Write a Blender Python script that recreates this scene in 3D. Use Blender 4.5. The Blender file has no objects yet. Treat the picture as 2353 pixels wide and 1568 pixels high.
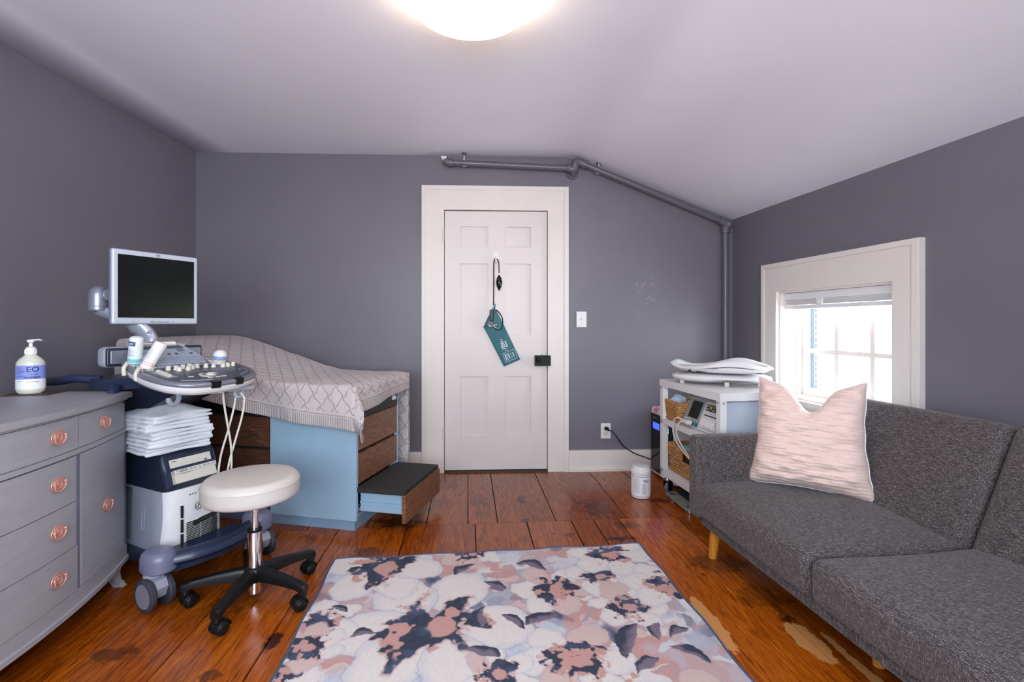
import bpy, bmesh, math, random
import numpy as np
from mathutils import Matrix, Vector, noise as mnoise
PI = math.pi
R = math.radians
random.seed(7)
SC = bpy.context.scene
COL = SC.collection

# ------------------------------------------------------------------ camera
CAMZ = 1.10
cd = bpy.data.cameras.new('camera')
cam = bpy.data.objects.new('camera', cd)
COL.objects.link(cam)
cam.location = (0, 0, CAMZ)
cam.rotation_euler = (R(90), 0, 0)
cd.sensor_width = 36.0
cd.lens = 1100 / 2353 * 36.0
cd.shift_y = -39 / 2353
cd.clip_start = 0.02
SC.camera = cam

# ------------------------------------------------------------------ mesh helpers
def T(x, y, z): return Matrix.Translation((x, y, z))
def RX(a): return Matrix.Rotation(R(a), 4, 'X')
def RY(a): return Matrix.Rotation(R(a), 4, 'Y')
def RZ(a): return Matrix.Rotation(R(a), 4, 'Z')
def S(x, y, z): return Matrix.Diagonal((x, y, z, 1))
UP = RX(90)                       # local XY -> XZ plane, local z -> -y

def nb(): return bmesh.new()

def merge(bm, tb, M=None, mi=0):
    if M is not None:
        tb.transform(M)
        flip = M.to_3x3().determinant() < 0
    else:
        flip = False
    mp = {}
    for v in tb.verts: mp[v] = bm.verts.new(v.co)
    for f in tb.faces:
        vs = [mp[v] for v in f.verts]
        if flip: vs.reverse()
        try:
            nf = bm.faces.new(vs); nf.material_index = mi if mi is not None else f.material_index
        except ValueError:
            pass
    tb.free()

def prism(bm, pts, h0, h1, bev=0, seg=2, M=None, mi=0, vert_only=False):
    tb = bmesh.new()
    area = sum(pts[i][0]*pts[(i+1) % len(pts)][1]-pts[(i+1) % len(pts)][0]*pts[i][1] for i in range(len(pts)))
    if area < 0: pts = list(reversed(pts))
    lo = [tb.verts.new((p[0], p[1], h0)) for p in pts]
    hi = [tb.verts.new((p[0], p[1], h1)) for p in pts]
    n = len(pts)
    tb.faces.new(list(reversed(lo))); tb.faces.new(hi)
    for i in range(n):
        j = (i+1) % n
        tb.faces.new((lo[i], lo[j], hi[j], hi[i]))
    if bev > 0:
        if vert_only: es = [e for e in tb.edges if abs(e.verts[0].co.z-e.verts[1].co.z) > 1e-6]
        else: es = [e for e in tb.edges if e.calc_face_angle(0) > R(20)]
        bmesh.ops.bevel(tb, geom=es, offset=bev, segments=seg, profile=.5, affect='EDGES', clamp_overlap=True)
    merge(bm, tb, M, mi)

def box(bm, x0, y0, z0, x1, y1, z1, bev=0, seg=2, M=None, mi=0):
    prism(bm, [(x0, y0), (x1, y0), (x1, y1), (x0, y1)], z0, z1, bev, seg, M, mi)

def loft(bm, rings, cap=True, M=None, mi=0, closed=True):
    tb = bmesh.new()
    vr = [[tb.verts.new(p) for p in r] for r in rings]
    n = len(vr[0])
    for a, b in zip(vr[:-1], vr[1:]):
        for i in range(n if closed else n-1):
            j = (i+1) % n
            tb.faces.new((a[i], a[j], b[j], b[i]))
    if cap:
        tb.faces.new(list(reversed(vr[0]))); tb.faces.new(vr[-1])
    bmesh.ops.recalc_face_normals(tb, faces=tb.faces)
    merge(bm, tb, M, mi)

def lathe(bm, prof, n=32, M=None, mi=0, sx=1, sy=1):
    rings = [[(max(r, 1e-5)*math.cos(2*PI*i/n)*sx, max(r, 1e-5)*math.sin(2*PI*i/n)*sy, z) for i in range(n)] for r, z in prof]
    loft(bm, rings, True, M, mi)

def cyl(bm, r, z0, z1, n=24, bev=0, M=None, mi=0):
    if bev: prof = [(r-bev, z0), (r, z0+bev), (r, z1-bev), (r-bev, z1)]
    else: prof = [(r, z0), (r, z1)]
    lathe(bm, prof, n, M, mi)

def ball(bm, c, rx, ry=None, rz=None, n=20, M=None, mi=0):
    ry = ry or rx; rz = rz or rx
    m = n//2
    rings = []
    for k in range(m+1):
        a = -PI/2+PI*k/m
        r = max(math.cos(a), 1e-4)
        rings.append([(c[0]+rx*r*math.cos(2*PI*i/n), c[1]+ry*r*math.sin(2*PI*i/n), c[2]+rz*math.sin(a)) for i in range(n)])
    loft(bm, rings, True, M, mi)

def crom(pts, k=6, closed=False):
    P = [Vector(p) for p in pts]
    out = []
    n = len(P)
    for i in range(n if closed else n-1):
        if closed: a, b, c, d = P[(i-1) % n], P[i], P[(i+1) % n], P[(i+2) % n]
        else: a, b, c, d = P[max(i-1, 0)], P[i], P[i+1], P[min(i+2, n-1)]
        for j in range(k):
            t = j/k
            out.append(.5*((2*b)+(-a+c)*t+(2*a-5*b+4*c-d)*t*t+(-a+3*b-3*c+d)*t**3))
    if not closed: out.append(P[-1])
    return out

def tube(bm, pts, r, n=10, M=None, mi=0, closed=False, sy=1.0, up=None):
    P = [Vector(p) for p in pts]
    m = len(P)
    rs = r if isinstance(r, (list, tuple)) else [r]*m
    rings = []
    N = None
    for i in range(m):
        if closed: t = (P[(i+1) % m]-P[(i-1) % m]).normalized()
        else: t = (P[min(i+1, m-1)]-P[max(i-1, 0)]).normalized()
        if N is None:
            a = Vector(up) if up else (Vector((0, 0, 1)) if abs(t.z) < .9 else Vector((1, 0, 0)))
            N = (a-t*a.dot(t)).normalized()
        else:
            N = (N-t*N.dot(t)).normalized()
        B = t.cross(N)
        rings.append([P[i]+(N*math.cos(2*PI*k/n)*sy+B*math.sin(2*PI*k/n))*rs[i] for k in range(n)])
    if closed: rings.append(rings[0])
    loft(bm, rings, not closed, M, mi)

def grid(bm, fn, nu, nv, M=None, mi=0):
    tb = bmesh.new()
    V = [[tb.verts.new(fn(i/nu, j/nv)) for j in range(nv+1)] for i in range(nu+1)]
    for i in range(nu):
        for j in range(nv):
            tb.faces.new((V[i][j], V[i+1][j], V[i+1][j+1], V[i][j+1]))
    merge(bm, tb, M, mi)

def txt(bm, s, size, M, depth=.0004, mi=0, align='CENTER', fn=None, sx=1.0, bold=0.0):
    cu = bpy.data.curves.new('lettering', 'FONT')
    cu.body = s; cu.size = size; cu.align_x = align; cu.align_y = 'CENTER'; cu.extrude = 0; cu.resolution_u = 3
    cu.offset = bold
    o = bpy.data.objects.new('lettering', cu)
    COL.objects.link(o)
    dg = bpy.context.evaluated_depsgraph_get()
    me = o.evaluated_get(dg).to_mesh()
    tb = bmesh.new(); tb.from_mesh(me)
    o.evaluated_get(dg).to_mesh_clear()
    bpy.data.objects.remove(o); bpy.data.curves.remove(cu)
    for v in tb.verts: v.co.x *= sx
    if fn:
        bmesh.ops.subdivide_edges(tb, edges=[e for e in tb.edges if e.calc_length() > size*.3], cuts=2)
        for v in tb.verts: v.co = fn(v.co.x, v.co.y)
    elif depth:
        ret = bmesh.ops.extrude_face_region(tb, geom=list(tb.faces))
        for g in ret['geom']:
            if isinstance(g, bmesh.types.BMVert): g.co.z += depth
    merge(bm, tb, M, mi)

def tag(o, label=None, cat=None, group=None, kind=None):
    if label: o['label'] = label
    if cat: o['category'] = cat
    if group: o['group'] = group
    if kind: o['kind'] = kind
    return o

def ob(name, bm, mats, parent=None, smooth=True, angle=38, sub=0, wn=True, loc=None, rz=None):
    me = bpy.data.meshes.new(name)
    bm.normal_update()
    bm.to_mesh(me); bm.free()
    if not isinstance(mats, (list, tuple)): mats = [mats]
    for m in mats: me.materials.append(m)
    if smooth:
        me.polygons.foreach_set('use_smooth', [True]*len(me.polygons))
        me.set_sharp_from_angle(angle=R(angle))
    o = bpy.data.objects.new(name, me)
    COL.objects.link(o)
    if parent: o.parent = parent
    if loc: o.location = loc
    if rz is not None: o.rotation_euler = (0, 0, R(rz))
    if sub:
        m = o.modifiers.new('sub', 'SUBSURF'); m.levels = sub; m.render_levels = sub
    elif smooth and wn:
        m = o.modifiers.new('wn', 'WEIGHTED_NORMAL'); m.keep_sharp = True
    return o

def thing(name, label, cat, loc=(0, 0, 0), rz=0, group=None, M=None):
    o = bpy.data.objects.new(name, None)
    COL.objects.link(o)
    o.empty_display_size = .05
    if M is not None: o.matrix_world = M
    else:
        o.location = loc; o.rotation_euler = (0, 0, R(rz))
    return tag(o, label, cat, group)

def struct(name, bm, mats, **k):
    return tag(ob(name, bm, mats, **k), kind='structure')

def dup(root, M, label):
    def cp(o, par):
        c = o.copy(); COL.objects.link(c)
        if par: c.parent = par
        for ch in [x for x in bpy.data.objects if x.parent == o]: cp(ch, c)
        return c
    r = cp(root, None)
    r.matrix_world = M
    r['label'] = label
    return r

# ------------------------------------------------------------------ materials
def srgb(r, g, b):
    f = lambda c: (c/255/12.92) if c/255 <= .04045 else ((c/255+.055)/1.055)**2.4
    return (f(r), f(g), f(b), 1)

class NT:
    def __init__(s, name):
        s.m = bpy.data.materials.new(name); s.m.use_nodes = True
        s.t = s.m.node_tree; s.n = s.t.nodes; s.l = s.t.links
        s.b = s.n['Principled BSDF']; s.out = s.n['Material Output']
    def node(s, typ, **k):
        x = s.n.new(typ)
        for a, v in k.items():
            if a.startswith('in_'):
                x.inputs[a[3:].replace('_', ' ')].default_value = v
            else: setattr(x, a, v)
        return x
    def link(s, a, b): s.l.new(a, b)
    def coord(s, kind='Object', scale=(1, 1, 1), rot=(0, 0, 0)):
        tc = s.node('ShaderNodeTexCoord'); mp = s.node('ShaderNodeMapping')
        mp.inputs['Scale'].default_value = scale; mp.inputs['Rotation'].default_value = rot
        s.link(tc.outputs[kind], mp.inputs['Vector'])
        return mp.outputs['Vector']
    def noise(s, vec, scale, detail=4, rough=.5, dist=0):
        x = s.node('ShaderNodeTexNoise')
        x.inputs['Scale'].default_value = scale; x.inputs['Detail'].default_value = detail
        x.inputs['Roughness'].default_value = rough; x.inputs['Distortion'].default_value = dist
        if vec: s.link(vec, x.inputs['Vector'])
        return x.outputs['Fac']
    def ramp(s, fac, stops, interp='LINEAR'):
        x = s.node('ShaderNodeValToRGB'); x.color_ramp.interpolation = interp
        e = x.color_ramp.elements
        while len(e) < len(stops): e.new(.5)
        for el, (p, c) in zip(e, stops):
            el.position = p; el.color = c if len(c) == 4 else (*c, 1)
        s.link(fac, x.inputs['Fac'])
        return x.outputs['Color']
    def math(s, op, a, b=None, c=None, clamp=False):
        x = s.node('ShaderNodeMath', operation=op, use_clamp=clamp)
        for i, v in enumerate((a, b, c)):
            if v is None: continue
            if isinstance(v, (int, float)): x.inputs[i].default_value = v
            else: s.link(v, x.inputs[i])
        return x.outputs[0]
    def mix(s, fac, a, b, mode='MIX'):
        x = s.node('ShaderNodeMix', data_type='RGBA', blend_type=mode)
        for i, v in ((0, fac), (6, a), (7, b)):
            if isinstance(v, (int, float, tuple)): x.inputs[i].default_value = v
            else: s.link(v, x.inputs[i])
        return x.outputs[2]
    def bump(s, h, strength=.3, dist=.002):
        x = s.node('ShaderNodeBump'); x.inputs['Strength'].default_value = strength; x.inputs['Distance'].default_value = dist
        s.link(h, x.inputs['Height']); s.link(x.outputs['Normal'], s.b.inputs['Normal'])
    def attr(s, name):
        x = s.node('ShaderNodeAttribute', attribute_name=name); return x

def mat(name, col, rough=.5, metal=0, var=.04, vs=8, coat=0, bump=0, bs=200, spec=.5, emis=0, ecol=None, trans=0, sss=0, sheen=0):
    q = NT(name); b = q.b
    v = q.coord()
    n = q.noise(v, vs, 5, .6)
    c = col if len(col) == 4 else (*col, 1)
    lo = tuple(max(0, x*(1-var)) for x in c[:3])+(1,); hi = tuple(min(1, x*(1+var)) for x in c[:3])+(1,)
    q.link(q.ramp(n, [(.3, lo), (.7, hi)]), b.inputs['Base Color'])
    q.link(q.math('MULTIPLY_ADD', n, .12, rough-.06, clamp=True), b.inputs['Roughness'])
    b.inputs['Metallic'].default_value = metal
    b.inputs['Specular IOR Level'].default_value = spec
    b.inputs['Coat Weight'].default_value = coat
    b.inputs['Coat Roughness'].default_value = .08
    if trans: b.inputs['Transmission Weight'].default_value = trans
    if sheen: b.inputs['Sheen Weight'].default_value = sheen
    if emis:
        b.inputs['Emission Strength'].default_value = emis
        b.inputs['Emission Color'].default_value = ecol or c
    if bump: q.bump(q.noise(v, bs, 3), bump, .001)
    return q.m

def wall_mat(name, c1, c2, rough=.42):
    q = NT(name); v = q.coord()
    n = q.noise(v, 1.3, 4, .55); f = q.noise(v, 140, 2)
    q.link(q.ramp(n, [(.3, c1), (.7, c2)]), q.b.inputs['Base Color'])
    q.link(q.math('MULTIPLY_ADD', q.noise(v, 2.1, 3), .2, rough-.1), q.b.inputs['Roughness'])
    h = q.math('ADD', q.math('MULTIPLY', f, .25), q.math('MULTIPLY', q.noise(v, 6, 3), 1.0))
    q.bump(h, .25, .003)
    return q.m
def marked_wall():
    m = wall_mat('grey_paint_with_chalk_marks', srgb(106, 102, 112), srgb(112, 108, 118))
    q = NT.__new__(NT); q.m = m; q.t = m.node_tree; q.n = q.t.nodes; q.l = q.t.links; q.b = q.n['Principled BSDF']
    v = q.coord(); sp = q.node('ShaderNodeSeparateXYZ'); q.link(v, sp.inputs[0])
    dx = q.math('DIVIDE', q.math('SUBTRACT', sp.outputs[0], 1.03), .16); dz = q.math('DIVIDE', q.math('SUBTRACT', sp.outputs[2], 1.33), .26)
    d = q.math('SQRT', q.math('ADD', q.math('MULTIPLY', dx, dx), q.math('MULTIPLY', dz, dz)))
    msk = q.math('SUBTRACT', 1.05, d, clamp=True)
    a = q.math('ABSOLUTE', q.math('SUBTRACT', q.noise(q.coord(scale=(1, 1, .5)), 26, 2, .5, 1.5), .5))
    ln = q.math('LESS_THAN', a, .011); bk = q.math('GREATER_THAN', q.noise(v, 11, 2), .52)
    f = q.math('MULTIPLY', q.math('MULTIPLY', ln, bk), q.math('MULTIPLY', msk, .38))
    old = q.b.inputs['Base Color'].links[0].from_socket
    q.link(q.mix(f, old, srgb(214, 208, 214)), q.b.inputs['Base Color'])
    return m
M = {}
M['wall_marked'] = marked_wall()
M['wall'] = wall_mat('grey_paint', srgb(106, 102, 112), srgb(112, 108, 118))
M['ceil'] = wall_mat('ceiling_paint', srgb(234, 232, 241), srgb(238, 236, 245), .5)
M['trim'] = mat('cream_trim_paint', srgb(222, 214, 209), .38, var=.02, vs=5, bump=.15, bs=60)
M['door'] = mat('door_paint', srgb(215, 206, 205), .38, var=.025, vs=4, bump=.15, bs=50)
M['white'] = mat('white_plastic', srgb(222, 220, 222), .35, var=.015)
M['white_steel'] = mat('white_enamel_steel', srgb(222, 220, 221), .3, var=.015)
M['black'] = mat('black_plastic', srgb(15, 15, 17), .38, var=.1, spec=.35)
M['black_iron'] = mat('black_iron', srgb(12, 11, 12), .5, var=.2, bump=.3, bs=90, spec=.3)
M['gloss_black'] = mat('gloss_black', srgb(10, 10, 12), .08, var=.1)
M['screen'] = mat('dark_screen', srgb(20, 22, 23), .24, var=.3, vs=5, spec=.2)
M['navy'] = mat('navy_plastic', srgb(38, 48, 74), .32, var=.06)
M['navy_deep'] = mat('deep_navy_plastic', srgb(28, 34, 52), .36, var=.08)
M['lilac'] = mat('lilac_grey_plastic', srgb(112, 112, 138), .35, var=.05)
M['shell_grey'] = mat('light_grey_shell', srgb(148, 151, 166), .4, var=.02)
M['shell_white'] = mat('off_white_shell', srgb(216, 214, 218), .35, var=.02)
M['bezel'] = mat('silver_bezel', srgb(182, 188, 204), .35, metal=.1, var=.02)
M['silver'] = mat('silver_plastic', srgb(158, 163, 180), .3, metal=.35, var=.04)
M['silver_dark'] = mat('grey_silver_plastic', srgb(128, 130, 144), .32, metal=.4, var=.05)
M['panel_dark'] = mat('dark_console_panel', srgb(84, 86, 100), .38, metal=.15, var=.04)
M['panel_blue'] = mat('pale_blue_console_panel', srgb(158, 168, 186), .4, metal=.1, var=.03)
M['cream'] = mat('cream_plastic', srgb(204, 198, 188), .4, var=.03)
M['wheel'] = mat('grey_wheel_hub', srgb(120, 118, 134), .45, var=.05)
M['rubber'] = mat('dark_rubber_tyre', srgb(50, 50, 60), .6, var=.1)
M['chrome'] = mat('chrome', (.82, .82, .84), .07, metal=1, var=.02)
M['steel'] = mat('brushed_steel', srgb(170, 170, 172), .3, metal=.9, var=.08)
M['vinyl'] = mat('ivory_vinyl', srgb(200, 193, 188), .38, var=.02, bump=.1, bs=350)
M['table_blue'] = mat('pale_blue_enamel', srgb(152, 180, 202), .3, var=.03, vs=4)
M['table_blue_dark'] = mat('blue_toe_enamel', srgb(132, 158, 184), .35, var=.04)
M['dark_seam'] = mat('dark_recess', srgb(20, 19, 20), .6)
M['copper'] = mat('rose_copper', srgb(206, 148, 136), .36, metal=.2, var=.06)
M['leg_wood'] = None
M['pad_black'] = mat('black_rubber_pad', srgb(38, 38, 38), .7, var=.12, vs=60, bump=.3, bs=500)
M['label_blue'] = mat('lavender_label', srgb(128, 142, 214), .45, var=.03)
M['label_white'] = mat('white_label', srgb(232, 230, 234), .45, var=.02)
M['ink'] = mat('navy_ink', srgb(34, 38, 96), .5)
M['ink_dark'] = mat('dark_ink', srgb(50, 50, 58), .5)
M['ink_white'] = mat('white_ink', srgb(225, 235, 238), .5)
M['ink_red'] = mat('red_ink', srgb(200, 70, 60), .5)
M['bottle'] = mat('frosted_bottle', srgb(206, 206, 194), .3, var=.02)
M['bottle_blue'] = mat('deep_blue_label', srgb(34, 70, 130), .45)
M['gel_bottle'] = mat('cloudy_white_bottle', srgb(216, 222, 226), .3, var=.02)
M['teal_gel'] = mat('teal_gel_base', srgb(110, 186, 200), .35)
M['probe_blue'] = mat('periwinkle_band', srgb(136, 146, 196), .4)
M['cable'] = mat('white_cable', srgb(206, 200, 190), .45)
M['towel'] = None
M['lime'] = mat('green_button', srgb(90, 150, 90), .4)
M['amber'] = mat('amber_button', srgb(226, 170, 50), .4)
M['pipe'] = mat('painted_pipe', srgb(96, 92, 101), .32, var=.04, bump=.2, bs=40)
M['gasket'] = mat('coaster_cork', srgb(70, 50, 40), .7)
M['pink'] = mat('pink_sticker', srgb(236, 120, 170), .5)
M['cloth_blue'] = mat('pale_blue_cloth', srgb(186, 200, 228), .8, bump=.4, bs=300)
M['cloth_pink'] = mat('pink_cloth', srgb(232, 160, 160), .8, bump=.4, bs=300)
M['packet'] = mat('aqua_packaging', srgb(120, 200, 222), .35, var=.12, vs=20)
M['scale_glass'] = mat('green_grey_glass', srgb(140, 148, 142), .12, var=.04, coat=.5)
M['shutter'] = mat('slate_blue_shutter', srgb(70, 92, 112), .6, var=.1)
M['lcd_blue'] = mat('blue_display', srgb(40, 70, 200), .3, emis=1.2, ecol=srgb(40, 60, 220))
M['lcd_light'] = mat('lit_blue_icon', srgb(120, 190, 240), .3, emis=2.5, ecol=srgb(110, 180, 255))
M['lamp'] = mat('lamp_glass', (1, .93, .82), .3, emis=3.8, ecol=(1, .80, .56, 1))

def wood_mat(name, c1, c2, c3, scale=(2, 30, 30), rough=.4, coat=0):
    q = NT(name); v = q.coord(scale=scale)
    n = q.noise(v, 3, 8, .62, 1.2)
    q.link(q.ramp(n, [(.3, c1), (.5, c2), (.68, c3)]), q.b.inputs['Base Color'])
    q.b.inputs['Roughness'].default_value = rough; q.b.inputs['Coat Weight'].default_value = coat
    q.bump(n, .15, .001)
    return q.m
M['walnut'] = wood_mat('walnut_laminate', srgb(66, 38, 28), srgb(120, 78, 54), srgb(156, 108, 76), (6, 6, 55))
M['walnut_side'] = wood_mat('walnut_side_laminate', srgb(48, 28, 22), srgb(84, 52, 38), srgb(112, 74, 54), (5, 40, 45))
M['leg_wood'] = wood_mat('honey_beech', srgb(178, 108, 34), srgb(206, 134, 48), srgb(220, 152, 64), (30, 30, 3), .35)

def dresser_mat():
    q = NT('chalky_grey_paint'); v = q.coord(scale=(1, 1.2, 9)); w = q.coord()
    n = q.noise(v, 6, 8, .65, .5); k = q.noise(w, 2.2, 4)
    a = q.ramp(n, [(.3, srgb(146, 146, 154)), (.7, srgb(160, 159, 166))])
    b = q.mix(.25, a, q.ramp(k, [(.35, srgb(134, 134, 146)), (.65, srgb(168, 164, 165))]))
    q.link(b, q.b.inputs['Base Color']); q.b.inputs['Roughness'].default_value = .48
    q.bump(n, .12, .001)
    return q.m
M['dresser'] = dresser_mat()
M['dresser_groove'] = mat('blue_grey_groove', srgb(112, 116, 138), .5)

def fabric_mat():
    q = NT('heathered_charcoal_weave')
    A = q.noise(q.coord(scale=(.09, 1, 1)), 520, 3, .6)
    B = q.noise(q.coord(scale=(1, .09, 1)), 520, 3, .6)
    C = q.noise(q.coord(scale=(1, 1, .09)), 520, 3, .6)
    s = q.math('MULTIPLY', q.math('ADD', q.math('ADD', A, B), C), 1/3)
    q.link(q.ramp(s, [(.40, srgb(36, 32, 33)), (.5, srgb(72, 66, 68)), (.60, srgb(144, 134, 132))]), q.b.inputs['Base Color'])
    q.b.inputs['Roughness'].default_value = .9; q.b.inputs['Specular IOR Level'].default_value = .2
    q.b.inputs['Sheen Weight'].default_value = .15
    q.bump(s, .5, .002)
    return q.m
M['fabric'] = fabric_mat()

def towel_mat():
    q = NT('white_terry_cloth'); v = q.coord()
    n = q.noise(v, 420, 3, .7); w = q.noise(q.coord(scale=(1, 1, 6)), 14, 5, .6)
    q.link(q.ramp(w, [(.3, srgb(206, 208, 220)), (.7, srgb(226, 226, 232))]), q.b.inputs['Base Color'])
    q.b.inputs['Roughness'].default_value = .9
    q.bump(q.math('ADD', n, q.math('MULTIPLY', w, 2)), .35, .003)
    return q.m
M['towel'] = towel_mat()

def basket_mat():
    q = NT('woven_seagrass'); v = q.coord(); n = q.noise(v, 60, 5, .7)
    q.link(q.ramp(n, [(.3, srgb(112, 74, 40)), (.5, srgb(178, 128, 78)), (.72, srgb(216, 172, 118))]), q.b.inputs['Base Color'])
    q.b.inputs['Roughness'].default_value = .7
    q.bump(q.noise(v, 300, 3), .4, .001)
    return q.m
M['basket'] = basket_mat()

def pillow_mat():
    q = NT('blush_crinkle_cotton')
    v = q.coord(scale=(1, 1, 1))
    w1 = q.node('ShaderNodeTexWave', wave_type='BANDS', bands_direction='Z', wave_profile='SIN')
    w1.inputs['Scale'].default_value = 22; w1.inputs['Distortion'].default_value = 3.5; w1.inputs['Detail'].default_value = 3; w1.inputs['Detail Scale'].default_value = 1.2
    q.link(v, w1.inputs['Vector'])
    w2 = q.node('ShaderNodeTexWave', wave_type='BANDS', bands_direction='X')
    w2.inputs['Scale'].default_value = 46; w2.inputs['Distortion'].default_value = 1.5
    q.link(v, w2.inputs['Vector'])
    n = q.noise(q.coord(scale=(1, 1, 6)), 9, 5, .6)
    q.link(q.ramp(n, [(.3, srgb(230, 198, 188)), (.7, srgb(238, 211, 202))]), q.b.inputs['Base Color'])
    q.b.inputs['Roughness'].default_value = .85; q.b.inputs['Sheen Weight'].default_value = .2
    h = q.math('ADD', q.math('MULTIPLY', w1.outputs['Fac'], 1.0), q.math('ADD', q.math('MULTIPLY', w2.outputs['Fac'], .25), q.math('MULTIPLY', n, 1.5)))
    q.bump(h, .45, .004)
    return q.m
M['pillow'] = pillow_mat()
M['pillow_back'] = mat('white_cotton_back', srgb(232, 232, 236), .85, bump=.3, bs=300)

def blanket_mat():
    q = NT('mauve_cable_knit')
    uv = q.node('ShaderNodeUVMap'); sp = q.node('ShaderNodeSeparateXYZ'); q.link(uv.outputs['UV'], sp.inputs[0])
    u, v = sp.outputs[0], sp.outputs[1]
    def tri(x):
        return q.math('ABSOLUTE', q.math('SUBTRACT', q.math('FRACT', x), .5))
    a = q.math('MULTIPLY', u, 1/.082); b = q.math('MULTIPLY', v, 1/.105)
    # gently wavy lattice
    wob = q.math('MULTIPLY', q.math('SINE', q.math('MULTIPLY', v, 2*PI/.105*2)), .06)
    d1 = tri(q.math('ADD', q.math('ADD', a, b), wob)); d2 = tri(q.math('SUBTRACT', q.math('ADD', a, wob), b))
    m = q.math('MAXIMUM', d1, d2)
    ridge = q.math('SMOOTH_MIN', q.math('MULTIPLY', q.math('SUBTRACT', m, .425), 1/.075), 1.0, .2)
    ridge = q.math('MAXIMUM', ridge, 0.0)
    e = q.attr('edge_d').outputs['Fac']; et = q.attr('edge_t').outputs['Fac']
    rib = q.math('MULTIPLY_ADD', q.math('SINE', q.math('MULTIPLY', et, 2*PI/.0105)), .5, .5)
    cab = q.math('SUBTRACT', 1.0, q.math('MULTIPLY', q.math('ABSOLUTE', q.math('SUBTRACT', e, .068)), 1/.007), clamp=True)
    cab = q.math('MULTIPLY', cab, q.math('MULTIPLY_ADD', q.math('SINE', q.math('MULTIPLY', et, 2*PI/.016)), .35, .8))
    isrib = q.math('LESS_THAN', e, .056); inner = q.math('GREATER_THAN', e, .08)
    h = q.math('ADD', q.math('ADD', q.math('MULTIPLY', rib, isrib), cab), q.math('MULTIPLY', ridge, inner))
    kn = q.noise(uv.outputs['UV'], 420, 3, .6)
    hh = q.math('ADD', h, q.math('MULTIPLY', kn, .35))
    base = q.ramp(q.noise(uv.outputs['UV'], 5, 4), [(.3, srgb(190, 178, 180)), (.7, srgb(201, 189, 191))])
    q.link(base, q.b.inputs['Base Color'])
    q.b.inputs['Roughness'].default_value = .9; q.b.inputs['Sheen Weight'].default_value = .25
    q.bump(hh, 1.0, .006)
    return q.m
M['blanket'] = blanket_mat()

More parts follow.
